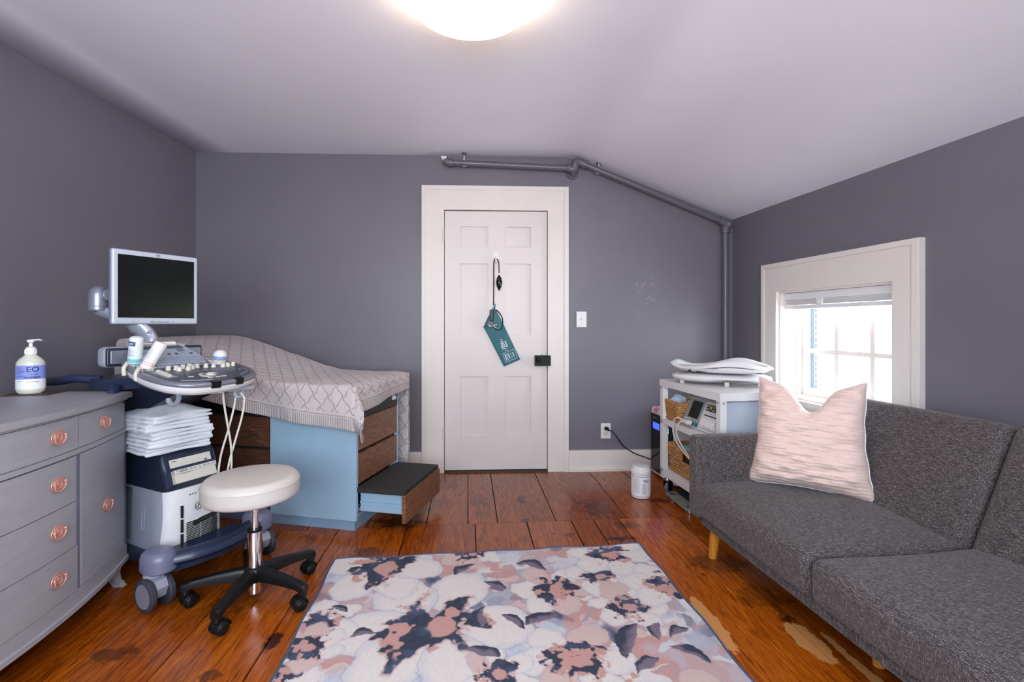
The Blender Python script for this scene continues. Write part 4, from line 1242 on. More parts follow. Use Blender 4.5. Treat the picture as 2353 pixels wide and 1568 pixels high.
# chassis and casters
bm = nb()
prism(bm, [(-.13, .06), (.13, .06), (.17, .30), (.15, .66), (-.15, .66), (-.17, .30)], .095, .135, .008)
ob('chassis', bm, M['navy_deep'], us)
bm = nb()
path = crom([(-.175, -.030, .175), (-.10, -.072, .178), (0, -.090, .180), (.10, -.072, .178), (.175, -.030, .175)], 6)
rings = []
for i, p in enumerate(path):
    t = (path[min(i+1, len(path)-1)]-path[max(i-1, 0)]).normalized(); nrm = Vector((t.y, -t.x, 0)).normalized()
    pr_ = [(-.038, -.012), (-.038, .008), (-.030, .016), (-.018, .020), (-.006, .016), (.004, .020), (.014, .016), (.026, .014), (.034, .004), (.036, -.012), (.026, -.024), (.0, -.030), (-.026, -.026)]
    rings.append([p+nrm*a+Vector((0, 0, b)) for a, b in pr_])
loft(bm, rings)
prism(bm, [(-.20, -.02), (-.10, -.052), (0, -.066), (.10, -.052), (.20, -.02), (.17, .10), (-.17, .10)], .115, .160, .006)
ob('front_bumper', bm, M['navy'], us)
def caster(cx, cy, sgn):
    bm = nb()
    # rounded hood
    out = [(cx-.052, cy+.055), (cx-.062, cy+.0), (cx-.050, cy-.045), (cx-.015, cy-.068), (cx+.030, cy-.062), (cx+.058, cy-.030), (cx+.060, cy+.030), (cx+.035, cy+.070), (cx-.02, cy+.078)]
    o2 = [(p.x, p.y) for p in crom([(a, b, 0) for a, b in out], 5, closed=True)]
    m = len(o2); cxx = sum(p[0] for p in o2)/m; cyy = sum(p[1] for p in o2)/m
    cxo = .022*(-sgn)*0+(.022 if sgn < 0 else 0)
    R_ = lambda k, z: [(cxx+cxo+(p[0]-cxx)*k*.90, cyy+(p[1]-cyy)*k*.90, z) for p in o2]
    loft(bm, [R_(.96, .137), R_(1, .141), R_(1, .180), R_(.94, .198), R_(.78, .211), R_(.45, .218)])
    h = ob('caster_hood', bm, M['lilac'], us, angle=60)
    bm = nb(); lathe(bm, [(.030, .06), (.034, .10), (.031, .138)], 24, M=T(cx+.0, cy+.004, 0)); 
    prism(bm, [(cy-.045, .05), (cy+.03, .035), (cy+.05, .06), (cy+.045, .10), (cy, .132), (cy-.05, .118), (cy-.062, .09)], -.020, .020, .008, 3, M=T(cx, 0, 0) @ RZ(90) @ UP)
    ob('caster_fork', bm, M['shell_grey'], us)
    for s in (-1, 1):
        bm = nb()
        lathe(bm, [(.0, -.012), (.056, -.012), (.063, -.006), (.063, .006), (.056, .012), (.049, .0125), (.049, .0095), (0, .0095)] if s > 0 else [(.0, -.0095), (.049, -.0095), (.049, -.0125), (.056, -.012), (.063, -.006), (.063, .006), (.056, .012), (0, .012)], 40, M=T(cx+s*.034, cy-.012, .0632) @ RY(90))
        w = ob('wheel', bm, M['rubber'], us)
        bm = nb(); cyl(bm, .0475, -.0117, .0117, 36, .002, M=T(cx+s*.034, cy-.012, .0632) @ RY(90)); tag(ob('hub_cap', bm, M['wheel'], w), 'grey hub disc')
caster(-.225, -.005, -1); caster(.225, .0, 1)
for x in (-.14, .14):
    bm = nb(); 
    for s in (-1, 1): cyl(bm, .048, -.01, .01, 28, .004, M=T(x+s*.018, .60, .0482) @ RY(90))
    cyl(bm, .02, .05, .10, 16, M=T(x, .60, 0))
    ob('rear_caster', bm, M['rubber'], us)
# lower body
def sect(y0, y1, hw0, z):   # rounded-front plan outline
    P = [(-hw0, y1), (-hw0-.004, y0+.08), (-hw0+.002, y0+.025), (-hw0+.022, y0+.004), (-.06, y0-.004), (0, y0-.006), (.06, y0-.004), (hw0-.022, y0+.004), (hw0-.002, y0+.025), (hw0+.004, y0+.08), (hw0, y1)]
    return [(a, b, z) for a, b in P]
bm = nb(); loft(bm, [sect(.115, .60, .128, .128), sect(.108, .60, .126, .150), sect(.105, .60, .122, .30), sect(.112, .60, .118, .392)]); ob('body_shell', bm, M['shell_grey'], us, angle=50)
# white front fascia
def fas(z, k=0): 
    hw = .1225-.040*(z-.13)*.9
    y = .106+.012*abs(z-.28)
    return [(-hw-.004, y+.055, z), (-hw-.003, y+.020, z), (-hw+.020, y-.002, z), (-.06, y-.012, z), (0, y-.014, z), (.06, y-.012, z), (hw-.020, y-.002, z), (hw+.003, y+.020, z), (hw+.004, y+.055, z), (.0, y+.05, z)]
bm = nb(); loft(bm, [fas(.130), fas(.145), fas(.20), fas(.28), fas(.34), fas(.392)]); fascia = ob('front_fascia', bm, M['shell_white'], us, angle=50)
for z0, z1 in ((.322, .270), (.262, .208), (.200, .140)):
    bm = nb(); box(bm, -.068, .0885, z1, -.060, .0970, z0, .001); ob('intake_slot', bm, M['dark_seam'], fascia)
bm = nb()
for k in range(14):
    z = .146+k*.0072
    box(bm, -.046, .0885, z, .088, .097, z+.0026, .0004)
ob('front_vent', bm, M['dark_seam'], fascia)
for k in range(3):
    bm = nb(); cyl(bm, .0028, -.002, .003, 10, M=T(-.030+k*.011, .0950, .360) @ RX(90)); ob('status_light', bm, M['dark_seam'], fascia)
bm = nb()
for c in range(2): box(bm, .0120, .0875, .143, .0140, .0955, .248)
ob('vent_rib', bm, M['shell_white'], fascia)
bm = nb()
for k in range(34):
    z = .158+k*.0066
    w = .1292-.022*(z-.15)
    box(bm, -w, .405, z, -w+.01, .448, z+.0032)
    for c in range(7): box(bm, -w, .352+c*.0072, z, -w+.01, .3552+c*.0072, z+.003)
ob('side_vent', bm, M['rubber'], us)
bm = nb(); tube(bm, crom([(-.127, .262, .21), (-.127, .252, .225), (-.124, .252, .30), (-.124, .262, .315), (-.124, .272, .30), (-.127, .272, .225)], 5, closed=True), .0022, 6, closed=True); ob('side_grip', bm, M['shell_grey'], us)
def logo(par, Mx, r):
    bm = nb(); cyl(bm, r, -r*.1, r*.12, 36, r*.02, M=Mx); L = ob('logo', bm, M['ink_dark'], par)
    bm = nb()
    tube(bm, [(r*.88*math.cos(2*PI*k/40), r*.88*math.sin(2*PI*k/40), r*.13) for k in range(40)], r*.055, 6, closed=True, M=Mx)
    for k in range(4):
        a = PI/2*k+.4
        tube(bm, crom([(r*.86*math.cos(a), r*.86*math.sin(a), r*.13), (r*.66*math.cos(a+.35), r*.66*math.sin(a+.35), r*.13), (r*.62*math.cos(a+.8), r*.62*math.sin(a+.8), r*.13), (r*.74*math.cos(a+1.0), r*.74*math.sin(a+1.0), r*.13)], 4), r*.05, 6, M=Mx)
    # looping script letters G and E
    G = [(-.02, .33), (-.18, .42), (-.36, .30), (-.44, .04), (-.38, -.22), (-.22, -.34), (-.08, -.20), (-.04, .02), (-.20, .04), (-.04, .06), (.04, -.28), (-.08, -.46), (-.30, -.46)]
    E = [(.46, .30), (.34, .42), (.16, .36), (.12, .18), (.26, .08), (.10, .0), (.06, -.22), (.20, -.36), (.38, -.28), (.46, -.12), (.40, .02)]
    for c in (G, E): tube(bm, [(p.x, p.y, r*.13) for p in crom([(x*r*1.15, y*r*1.15, 0) for x, y in c], 5)], r*.055, 6, M=Mx)
    tag(ob('monogram', bm, M['silver'] if False else M['white'], L), 'pale round monogram')
logo(fascia, T(.007, .0915, .300) @ RX(90), .018)
# upper dark housing with the two drives
bm = nb()
def up(z, y, hw): return [(-hw, .60, z), (-hw, y+.02, z), (-hw+.015, y, z), (hw-.015, y, z), (hw, y+.02, z), (hw, .60, z)]
loft(bm, [up(.392, .108, .124), up(.40, .106, .124), up(.46, .128, .122), up(.53, .152, .116), up(.546, .170, .110)])
uh = ob('upper_housing', bm, M['navy_deep'], us, angle=40)
SL = math.degrees(math.atan2(.046, .13))
Dm = T(0, .106, .40) @ RX(-SL)
bm = nb()
box(bm, -.100, -.006, .012, .100, .02, .016, .001); box(bm, -.100, -.006, .076, .100, .02, .082, .002); box(bm, -.100, -.006, .124, .100, .02, .130, .002)
box(bm, -.104, -.006, .012, -.098, .02, .130, .002); box(bm, .098, -.006, .012, .104, .02, .130, .002)
ob('drive_bezel', bm, M['navy'], uh).matrix_local = Dm
bm = nb(); box(bm, -.088, -.003, .086, .086, .012, .121, .002); box(bm, -.080, -.0050, .098, .070, -.002, .108, .001)
od = ob('disc_drive', bm, M['cream'], uh); od.matrix_local = Dm
bm = nb(); box(bm, .055, -.0050, .0895, .067, -.002, .0935, .0005); box(bm, -.078, -.0036, .1105, -.06, -.002, .1135)
o = ob('drive_button', bm, M['ink_dark'], od)
bm = nb(); box(bm, -.088, -.020, .016, .088, .008, .072, .003); box(bm, -.088, -.0275, .056, .088, -.01, .0725, .002); pb = ob('thermal_printer', bm, M['cream'], uh); pb.matrix_local = Dm
bm = nb(); box(bm, -.068, -.0288, .060, -.036, -.0275, .070, .0003); tag(ob('display', bm, M['scale_glass'], pb), 'small grey display window')
bm = nb()
for k, w in enumerate((.012, .008, .008, .014, .012, .012)): box(bm, -.026+k*.019, -.0292, .061, -.026+k*.019+w, -.0275, .068, .0005)
box(bm, -.080, -.0292, .062, -.074, -.0275, .068, .0003); box(bm, -.06, -.0285, .0525, -.02, -.024, .054, .0003)
ob('printer_button', bm, M['shell_grey'], pb)
# column and tilt carriage
bm = nb()
prism(bm, [(.16, .60), (.24, .85), (.62, .85), (.62, .55), (.30, .55), (.34, .68), (.20, .845)] if False else [(.34, .54), (.62, .54), (.62, .86), (.06, .86), (.02, .825), (.10, .795), (.30, .72)], -.10, .10, .012, 3, M=T(0, 0, 0) @ RZ(90) @ UP)
ob('lift_column', bm, M['navy_deep'], us)
bm = nb()
cyl(bm, .05, .795, .84, 32, .004, M=T(.06, .02, 0)); box(bm, -.02, .01, .80, .10, .12, .835, .01)
ob('swivel_plate', bm, M['steel'], us)
# rear push handle
bm = nb()
prism(bm, [(-.20, .36), (-.06, .34), (-.04, .60), (-.16, .62), (-.215, .50)], .815, .862, .014, 3)
tube(bm, crom([(-.18, .48, .852), (-.235, .56, .862), (-.245, .66, .848), (-.245, .80, .835)], 5), .019, 12)
ball(bm, (-.245, .80, .835), .019)
tube(bm, crom([(.10, .48, .852), (.235, .56, .862), (.245, .66, .848), (.245, .78, .835)], 5), .019, 12)
tube(bm, crom([(-.19, .34, .83), (-.22, .30, .80), (-.20, .28, .76)], 5), .02, 12)
ob('rear_handle', bm, M['navy'], us)
# console
CM = T(0, -.142, .858) @ RX(9)
def outl(k=0):
    P = [(-.185, .450), (-.222, .30), (-.236, .17), (-.222, .06), (-.170, -.006), (-.085, -.024), (.023, -.010), (.100, .022), (.148, .063), (.185, .14), (.198, .25), (.188, .35)]
    cx, cy = -.02, .22
    out = []
    for x, y in P:
        d = Vector((x-cx, (y-cy)*.9, 0)).normalized()
        out.append((x+d.x*k, y+d.y*k))
    return out
def sring(k, z): return [(p.x, p.y, z) for p in crom([(a, b, 0) for a, b in outl(k)], 5)]
bm = nb(); loft(bm, [sring(-.045, -.042), sring(-.012, -.036), sring(.002, -.022), sring(.003, -.006), sring(-.004, -.002)]); cb = ob('console_base', bm, M['shell_white'], us, angle=60); cb.matrix_local = CM
bm = nb(); loft(bm, [sring(-.004, -.006), sring(.005, -.002), sring(.006, .006), sring(.001, .013), sring(-.010, .0155), sring(-.020, .0125)]); cr = ob('console_rim', bm, M['silver_dark'], us, angle=60); cr.matrix_local = CM
bm = nb(); loft(bm, [sring(-.022, .010), sring(-.022, .0145), sring(-.024, .0155)]); cp_ = ob('control_panel', bm, M['panel_dark'], us); cp_.matrix_local = CM
zt_ = .0155
KX = [(-.125, .228), (-.098, .222), (-.100, .196), (-.066, .232), (-.062, .200), (-.038, .214), (-.036, .236), (-.008, .230), (.026, .222), (.056, .216), (.092, .205), (.118, .210), (.146, .215)]
for i, (x, y) in enumerate(KX):
    bm = nb(); lathe(bm, [(.0105, zt_), (.0105, zt_+.004), (.009, zt_+.006), (.0085, zt_+.016), (.007, zt_+.0175), (0, zt_+.0178)], 20, M=T(x, y, 0)); ob('knob', bm, M['cream'], cp_)
for k in range(8):
    bm = nb(); box(bm, -.0065, -.0038, zt_, .0065, .0038, zt_+.010, .002, M=T(-.176-.0008*k, .205-k*.0125, 0)); ob('gain_slider', bm, M['cream'], cp_)
bm = nb(); box(bm, -.196, .105, zt_-.001, -.158, .220, zt_+.0008, .0003); ob('slider_track', bm, M['panel_blue'], cp_)
TX, TY = -.036, .088
bm = nb(); ball(bm, (TX, TY, zt_), .019, .019, .010, 24); ob('trackball', bm, M['cream'], cp_)
bm = nb(); tube(bm, [(TX+.024*math.cos(2*PI*k/30), TY+.024*math.sin(2*PI*k/30), zt_+.001) for k in range(30)], .0022, 6, closed=True); ob('trackball_ring', bm, M['silver'], cp_)
for a0, a1 in ((20, 75), (105, 160), (175, 235)):
    pts = [(TX+.033*math.cos(R(a)), TY+.031*math.sin(R(a))) for a in range(a0, a1+1, 8)]+[(TX+.044*math.cos(R(a)), TY+.040*math.sin(R(a))) for a in range(a1, a0-1, -8)]
    bm = nb(); prism(bm, pts, zt_, zt_+.003, .001); ob('trackball_key', bm, M['cream'], cp_)
for x, y in ((-.062, .045), (-.034, .043), (-.006, .048), (-.118, .085)):
    bm = nb(); box(bm, x-.010, y-.0025, zt_, x+.010, y+.0025, zt_+.003, .001); ob('trackball_key', bm, M['cream'], cp_)
for x, y in [(-.135+.014*i, .150-.012*(i % 3)) for i in range(4)]+[(.035+.019*i, .120+.018*j+.004*i) for i in range(5) for j in range(3) if not (i == 4 and j == 0)]+[(-.075+.018*i, .160+.002*i) for i in range(6)]:
    bm = nb(); tube(bm, [(x+.0058*math.cos(2*PI*k/16), y+.0058*math.sin(2*PI*k/16), zt_+.0006) for k in range(16)], .0011, 5, closed=True); cyl(bm, .0042, zt_-.0005, zt_+.0016, 12, M=T(x, y, 0)); ob('push_button', bm, M['silver_dark'], cp_)
bm = nb(); tube(bm, crom([(-.180, .045, zt_+.001), (-.135, .022, zt_+.001), (-.080, .012, zt_+.001)], 5), .0035, 8, sy=.6); ob('palm_rest_strip', bm, M['silver'], cp_)
bm = nb(); tube(bm, crom([(.075, .050, zt_+.001), (.112, .070, zt_+.003), (.138, .105, zt_+.003), (.142, .140, zt_+.003), (.118, .130, zt_+.001)], 5), .006, 8, sy=.7); ob('grip_rail', bm, M['silver_dark'], cp_)
for x, y, a in ((-.085, -.026, 2), (.023, -.012, 14)):
    bm = nb(); box(bm, -.018, -.0065, -.009, .018, .016, .0175, .003, M=T(x, y, 0) @ RZ(a)); tag(ob('rim_clip', bm, M['black'], cr), 'black rim clip')
# keyboard and touch deck rising behind
KM = CM @ T(-.042, .258, .016) @ RX(15)
bm = nb(); prism(bm, [(-.115, 0), (.118, 0), (.112, .085), (-.112, .085)], -.02, .008, .004); kb = ob('keyboard', bm, M['panel_blue'], us); kb.matrix_local = KM
bm = nb()
for r in range(5):
    for c in range(14):
        x = -.106+.0148*c+.002*r; box(bm, x, .010+r*.0145, .008, x+.0124, .010+r*.0145+.0118, .0112, .001)
ob('keys', bm, M['panel_blue'], kb, wn=False)['label'] = 'pale blue-grey key caps'
bm = nb(); box(bm, -.110, .006, .0078, .110, .084, .0086); ob('key_bed', bm, M['panel_dark'], kb)
bm = nb(); tube(bm, [(-.115, -.003, .008), (.120, -.003, .008)], .0040, 8); ob('keyboard_strip', bm, M['silver'], kb)
HM = CM @ T(-.052, .340, .042) @ RX(22)
bm = nb(); prism(bm, [(-.125, 0), (.122, 0), (.085, .108), (-.105, .108)], -.03, .004, .006); hd = ob('touch_deck', bm, M['panel_blue'], us); hd.matrix_local = HM
for k in range(7):
    x = -.095+k*.031
    bm = nb(); cyl(bm, .0072, .003, .0062, 20, .001, M=T(x, .022, 0)); b_ = ob('round_button', bm, M['silver'] if k in (0, 2, 5) else M['panel_dark'], hd)
bm = nb(); prism(bm, [(-.100, .066), (.080, .066), (.072, .088), (-.085, .088)], .003, .0055, .001); ob('slot_cover', bm, M['panel_dark'], hd)
bm = nb(); box(bm, .045, .040, .003, .073, .058, .006, .001); box(bm, .0475, .0425, .006, .0705, .0555, .0065, .0005); ob('square_key', bm, M['silver_dark'], hd)
logo(hd, T(-.100, .048, .0042), .0075)
bm = nb(); box(bm, -.03, .090, .003, .06, .110, .012, .003); cyl(bm, .004, -.03, .06, 10, M=T(0, .104, .012) @ RY(90)); tag(ob('latch_strip', bm, M['white'], hd), 'white latch on top of the deck')
# wing with speakers
bm = nb()
rbox(bm, -.237, .325, .915, .165, .395, 1.003, .022, 6)
wg = ob('speaker_bar', bm, M['shell_grey'], us)
for x0, x1 in ((-.232, -.118), (.070, .160)):
    bm = nb(); rbox(bm, x0, .318, .921, x1, .335, .998, .008, 3); w = ob('speaker_surround', bm, M['navy_deep'], wg)
    bm = nb(); rbox(bm, x0+.012, .3135, .931, x1-.008, .322, .988, .004, 3); tag(ob('speaker_grille', bm, M['silver_dark'], w), 'silver grey grille')
bm = nb(); prism(bm, [(-.12, .318), (.08, .318), (.07, .345), (-.11, .345)], 1.000, 1.006, .002); lathe(bm, [(.055, 1.0), (.055, 1.006), (.048, 1.014), (.040, 1.018)], 28, M=T(-.045, .372, 0)); ob('arm_foot', bm, M['cream'], wg)
# monitor arm
bm = nb()
P = crom([(-.045, .372, 1.012), (-.048, .380, 1.045), (-.075, .400, 1.085), (-.135, .425, 1.125), (-.185, .440, 1.152), (-.205, .445, 1.165)], 5)
tube(bm, P, [.050]*4+[.047]*8+[.034]*(len(P)-12), 16, sy=.62)
cyl(bm, .008, 0, .012, 16, .001, M=T(-.062, .343, 1.062) @ RX(75)); ar = ob('monitor_arm', bm, M['silver'], us, angle=60)
bm = nb(); lathe(bm, [(.0, .0), (.034, .0), (.036, .006), (.036, .07), (.030, .092), (.016, .104), (0, .107)], 28, M=T(-.205, .445, 1.158)); tube(bm, [(-.19, .44, 1.225), (-.13, .415, 1.225)], .022, 14); cyl(bm, .026, 0, .02, 24, .003, M=T(-.185, .412, 1.225) @ RX(90))
tube(bm, [(-.205+.0362*math.cos(2*PI*k/28), .445+.0362*math.sin(2*PI*k/28), 1.176) for k in range(28)], .0012, 5, closed=True)
ob('arm_knuckle', bm, M['silver_dark'], us, angle=50)
# monitor
MM = T(-.022, .345, 1.262) @ RZ(0)
mw, mh = .178, .163
bm = nb()
rbox(bm, -mw+.004, .014, -mh+.004, mw-.004, .046, mh-.004, .014, 4)
rbox(bm, -.12, .030, -.10, .12, .072, .10, .02, 4)
mo = ob('monitor_shell', bm, M['silver_dark'], us); mo.matrix_local = MM
bm = nb(); rbox(bm, -mw, .0, -mh, mw, .020, mh, .0095, 6); ob('monitor_bezel', bm, M['bezel'], mo)
bm = nb(); rbox(bm, -mw-.002, .010, -mh-.002, mw+.002, .030, mh+.002, .009, 3); 
o = ob('monitor_edge', bm, M['lilac'], mo)
bm = nb(); box(bm, -.158, -.0015, -.134, .158, .004, .140, .0008); tag(ob('monitor_screen', bm, M['screen'], mo), 'switched-off dark screen')
bm = nb()
for k in range(3): box(bm, -.033+k*.028, -.002, -.1545, -.011+k*.028, .002, -.1505, .001)
for x in (-.10, .060): cyl(bm, .0026, 0, .002, 10, M=T(x, -.0002, -.1525) @ RX(90))
ob('monitor_buttons', bm, M['silver_dark'], mo)['label'] = 'row of small buttons'
logo(mo, T(0, -.0002, .1505) @ RX(90), .0088)
# gel holders on the near side of the console
B1, B2 = (-.181, .366), (-.188, .264)
for x, y in (B1, B2):
    bm = nb()
    tube(bm, [(x+.030*math.cos(2*PI*k/30), y+.030*math.sin(2*PI*k/30), .026) for k in range(30)], .003, 8, closed=True)
    tube(bm, crom([(x-.028, y-.010, .026), (x-.040, y-.020, .022), (x-.052, y-.030, .006), (x-.050, y-.034, -.018)], 4), .0075, 8)
    for k in range(5):
        a = 2*PI*k/5; tube(bm, [(x+.030*math.cos(a), y+.030*math.sin(a), .026), (x+.029*math.cos(a), y+.029*math.sin(a), .014)], .002, 6)
    cyl(bm, .030, .0135, .0165, 24, M=T(x, y, 0))
    o = ob('gel_holder', bm, M['cream'], us); o.matrix_local = CM
# hooks underneath
bm = nb()
tube(bm, crom([(-.125, .145, -.035), (-.130, .135, -.06), (-.137, .120, -.085), (-.160, .110, -.098), (-.177, .110, -.085), (-.179, .113, -.070)], 5), .0095, 12); cyl(bm, .024, -.062, -.030, 24, .004, M=T(-.110, .150, 0))
o = ob('cable_hook', bm, M['shell_grey'], us); o.matrix_local = CM
bm = nb()
tube(bm, crom([(.06, .06, -.03), (.062, .06, -.05), (.060, .058, -.078), (.072, .050, -.086), (.090, .05, -.075), (.090, .05, -.055), (.08, .05, -.045)], 5), .0085, 12); box(bm, .0, .02, -.048, .12, .07, -.034, .004)
o = ob('cable_hook', bm, M['shell_grey'], us); o.matrix_local = CM
# probe in its cup on the far side
PX, PY = .112, .262
bm = nb(); lathe(bm, [(.026, 0), (.030, .004), (.029, .012), (.026, .014)], 28, M=T(PX, PY, zt_)); tube(bm, crom([(PX-.02, PY+.01, zt_+.01), (PX-.04, PY+.05, zt_+.012), (PX-.01, PY+.075, zt_+.010)], 5), .005, 8); o = ob('probe_cup', bm, M['cream'], us); o.matrix_local = CM
pm = UM @ CM @ T(PX, PY, zt_+.006)
pr2 = thing('ultrasound_probe', 'white dome-headed probe with a periwinkle band in the console cup', 'probe', M=pm)
bm = nb(); lathe(bm, [(.021, 0), (.026, .004), (.0285, .010), (.029, .018)], 32); ob('probe_body', bm, M['cream'], pr2)
bm = nb(); lathe(bm, [(.0292, .017), (.0305, .022), (.0308, .030), (.0298, .035)], 32); ob('band', bm, M['probe_blue'], pr2)
bm = nb(); lathe(bm, [(.0296*math.cos(R(a)), .032+.029*math.sin(R(a))) for a in range(0, 91, 9)], 32); ob('scan_dome', bm, M['shell_white'], pr2)
# hanging probe cables
def hang(pts, r=.0042, dx=-.062):
    bm = nb(); tube(bm, crom([(a+dx, b, c) for a, b, c in pts], 8), r, 10); return bm
o = ob('probe_cable', hang([(.060, -.085, .855), (.065, -.082, .78), (.085, -.075, .68), (.105, -.07, .58), (.115, -.06, .48), (.110, -.05, .40), (.09, -.04, .36), (.075, -.03, .40), (.078, -.04, .52), (.10, -.06, .64), (.118, -.07, .73), (.125, -.078, .80)]), M['cable'], us)
o = ob('probe_cable', hang([(.138, -.085, .80), (.150, -.095, .77), (.145, -.085, .69), (.125, -.07, .59), (.105, -.06, .50), (.100, -.05, .42), (.115, -.045, .36), (.135, -.03, .345), (.15, -.01, .37), (.10, .04, .42)]), M['cable'], us)

# gel bottles
g1 = thing('gel_bottle', 'upright gel bottle with a deep blue label and teal base', 'bottle', M=UM @ CM @ T(*B1, .0170))
bm = nb(); lathe(bm, [(0, 0), (.022, 0), (.025, .003), (.0255, .085), (.0245, .108), (.022, .114), (.014, .118), (0, .119)], 36); ob('bottle_body', bm, M['gel_bottle'], g1)
bm = nb(); lathe(bm, [(.0257, .002), (.0257, .026)], 36); 
o = ob('gel_fill', bm, M['teal_gel'], g1)
def cylp(rad, off=.0006): return lambda a0: (lambda x, y: Vector(((rad+off)*math.cos(a0+x/rad), (rad+off)*math.sin(a0+x/rad), y)))
def patch(bm, rad, a0, a1, z0, z1, off=.0005, n=14):
    grid(bm, lambda s, t: Vector(((rad+off)*math.cos(a0+(a1-a0)*s), (rad+off)*math.sin(a0+(a1-a0)*s), z0+(z1-z0)*t)), n, 1)
VA = R(-148)   # direction towards the viewer's side in the machine frame
bm = nb(); patch(bm, .0255, VA-.75, VA+.45, .080, .098); ob('label', bm, M['bottle_blue'], g1, wn=False)
for i, (w, z) in enumerate(((.022, .090), (.018, .085))):
    bm = nb(); patch(bm, .0255, VA-.65, VA-.65+w/.0255, z-.0010, z+.0010, .0009); ob('print_line', bm, M['ink_white'], g1, smooth=False)
for i in range(7):
    bm = nb(); patch(bm, .0255, VA-.7, VA-.7+(.018+.006*(i % 3))/.0255, .064-i*.0045, .0652-i*.0045, .0007); ob('print_line', bm, M['bottle_blue'], g1, smooth=False)
g2 = thing('gel_bottle', 'tilted white capped bottle with red rings in the console holder', 'bottle', M=UM @ CM @ T(B2[0]-.004, B2[1], .0185) @ RY(24) @ RX(4))
bm = nb(); lathe(bm, [(0, 0), (.021, 0), (.0235, .004), (.0235, .088), (.0240, .090), (.0240, .112), (.022, .117), (.010, .119), (0, .119)], 36); ob('bottle_body', bm, M['white'], g2)
for z in (.018, .026):
    bm = nb(); lathe(bm, [(.0238, z), (.0238, z+.0016)], 36); ob('red_ring', bm, M['ink_red'], g2)
for i in range(11):
    bm = nb(); patch(bm, .0235, VA-.5, VA-.5+(.014+.010*((i*7) % 3)/2)/.0235, .080-i*.0042, .0810-i*.0042, .0007); ob('print_line', bm, M['shell_grey'], g2, smooth=False)

# folded towels
NTW = 5
zb = .5475
for k in range(NTW):
    rg = random.Random(40+k)
    h = .0335
    t = nb()
    ox, oy, ry = rg.uniform(-.010, .010), rg.uniform(-.012, .010), rg.uniform(-4, 4)
    ph = [rg.uniform(0, 6) for _ in range(4)]
    hx, hy = .132+rg.uniform(-.005, .005), .135
    def fw(P, u, v, w, ph=ph, k=k):
        s = .005*math.sin(u*3+ph[0])*(v**2)+.003*math.sin(v*4+ph[1])
        zz = P.z + (w-.5)*.003*math.sin(u*5+ph[2])+.0015*math.sin(v*9+ph[3])*(w)
        if k == NTW-1: zz += w*(.028*(1-u*u)*(1-v*v)+.010*math.sin(3*u+1)*(1-v*v))
        near = max(0, (-u-.8)/.2)
        return (P.x+s*.5+.003*near*math.sin(v*9+ph[0]+w*3), P.y+s, zz+.002*near*math.sin(v*13+ph[1]))
    # two folded layers so the fold shows at the front edge
    rbox(t, -hx, -hy, 0, hx, hy, h*.50, .0080, 12, fn=fw)
    rbox(t, -hx+.004, -hy+.003, h*.48, hx-.003, hy, h*.985, .0080, 12, fn=fw)
    o = ob('folded_towel', t, M['towel'], None, angle=180, wn=False)
    lbl = ['bottom towel of the white stack on the ultrasound machine', 'second towel from the bottom of the white stack', 'middle towel of the five in the white stack', 'second towel from the top of the white stack', 'topmost towel of the white stack, with a rumpled surface'][k]
    tag(o, lbl, 'towel', 'folded white towels on the ultrasound machine')
    o.matrix_world = UM @ T(-.036+ox, .262+oy, zb+k*h) @ RZ(ry)
# ------------------------------------------------------------------ cart
CTM = T(1.079, 2.48, 0) @ RZ(9.3)
ct = thing('utility_cart', 'white three-tier metal cart on casters beside the couch', 'cart', M=CTM)
CW, CL = .42, .665
for x in (0, CW-.036):
    for y in (0, CL-.036):
        bm = nb(); box(bm, x, y, .105, x+.036, y+.036, .700, .003); ob('frame_post', bm, M['white_steel'], ct)
def shelf(nm, z, h):
    bm = nb()
    box(bm, .004, .004, z-.006, CW-.004, CL-.004, z-.002)
    for a in ((0, 0, CW, .006), (0, CL-.006, CW, CL), (0, .006, .006, CL-.006), (CW-.006, .006, CW, CL-.006)): box(bm, a[0], a[1], z-h, a[2], a[3], z, .0015)
    ob(nm, bm, M['white_steel'], ct)
bm = nb(); box(bm, -.004, -.004, .698, CW+.004, CL+.004, .740, .004); ob('top_tray', bm, M['white_steel'], ct)
shelf('middle_shelf', .490, .036); shelf('bottom_shelf', .168, .048)
bm = nb(); box(bm, .040, .012, .505, CW-.04, .018, .690, .002); ob('end_panel', bm, M['bezel'], ct)
bm = nb()
for z in (.688, .47, .15):
    for x, y, ax_ in ((-.002, .018, 1), (-.002, CL-.018, 1), (.018, -.002, 0), (CW-.018, -.002, 0)):
        cyl(bm, .005, 0, .004, 12, .001, M=T(x, y, z) @ (RY(-90) if ax_ else RX(90)))
ob('bolt_heads', bm, M['steel'], ct)
for x, y, a in ((.03, CL-.035, 30), (.03, .035, -40), (CW-.03, .035, 10), (CW-.03, CL-.035, 80)):
    bm = nb(); Q = T(x, y, 0) @ RZ(a)
    cyl(bm, .037, -.012, .012, 32, .004, M=Q @ T(.018, 0, .0372) @ RX(90))
    c = ob('caster', bm, M['silver_dark'], ct)
    bm = nb(); cyl(bm, .022, -.0135, .0135, 24, .001, M=Q @ T(.018, 0, .0372) @ RX(90)); box(bm, -.012, -.020, .030, .030, -.015, .088, .002, M=Q); box(bm, -.012, .015, .030, .030, .020, .088, .002, M=Q); ob('caster_hub', bm, M['black'], c)
    bm = nb(); box(bm, -.020, -.022, .086, .035, .022, .092, .002, M=Q); cyl(bm, .012, .09, .112, 16, M=Q); ob('caster_plate', bm, M['chrome'], c)
    bm = nb(); prism(bm, [(.03, -.01), (.07, -.006), (.075, .0), (.07, .006), (.03, .01)], .030, .036, .001, M=Q); ob('brake_lever', bm, M['black'], c)

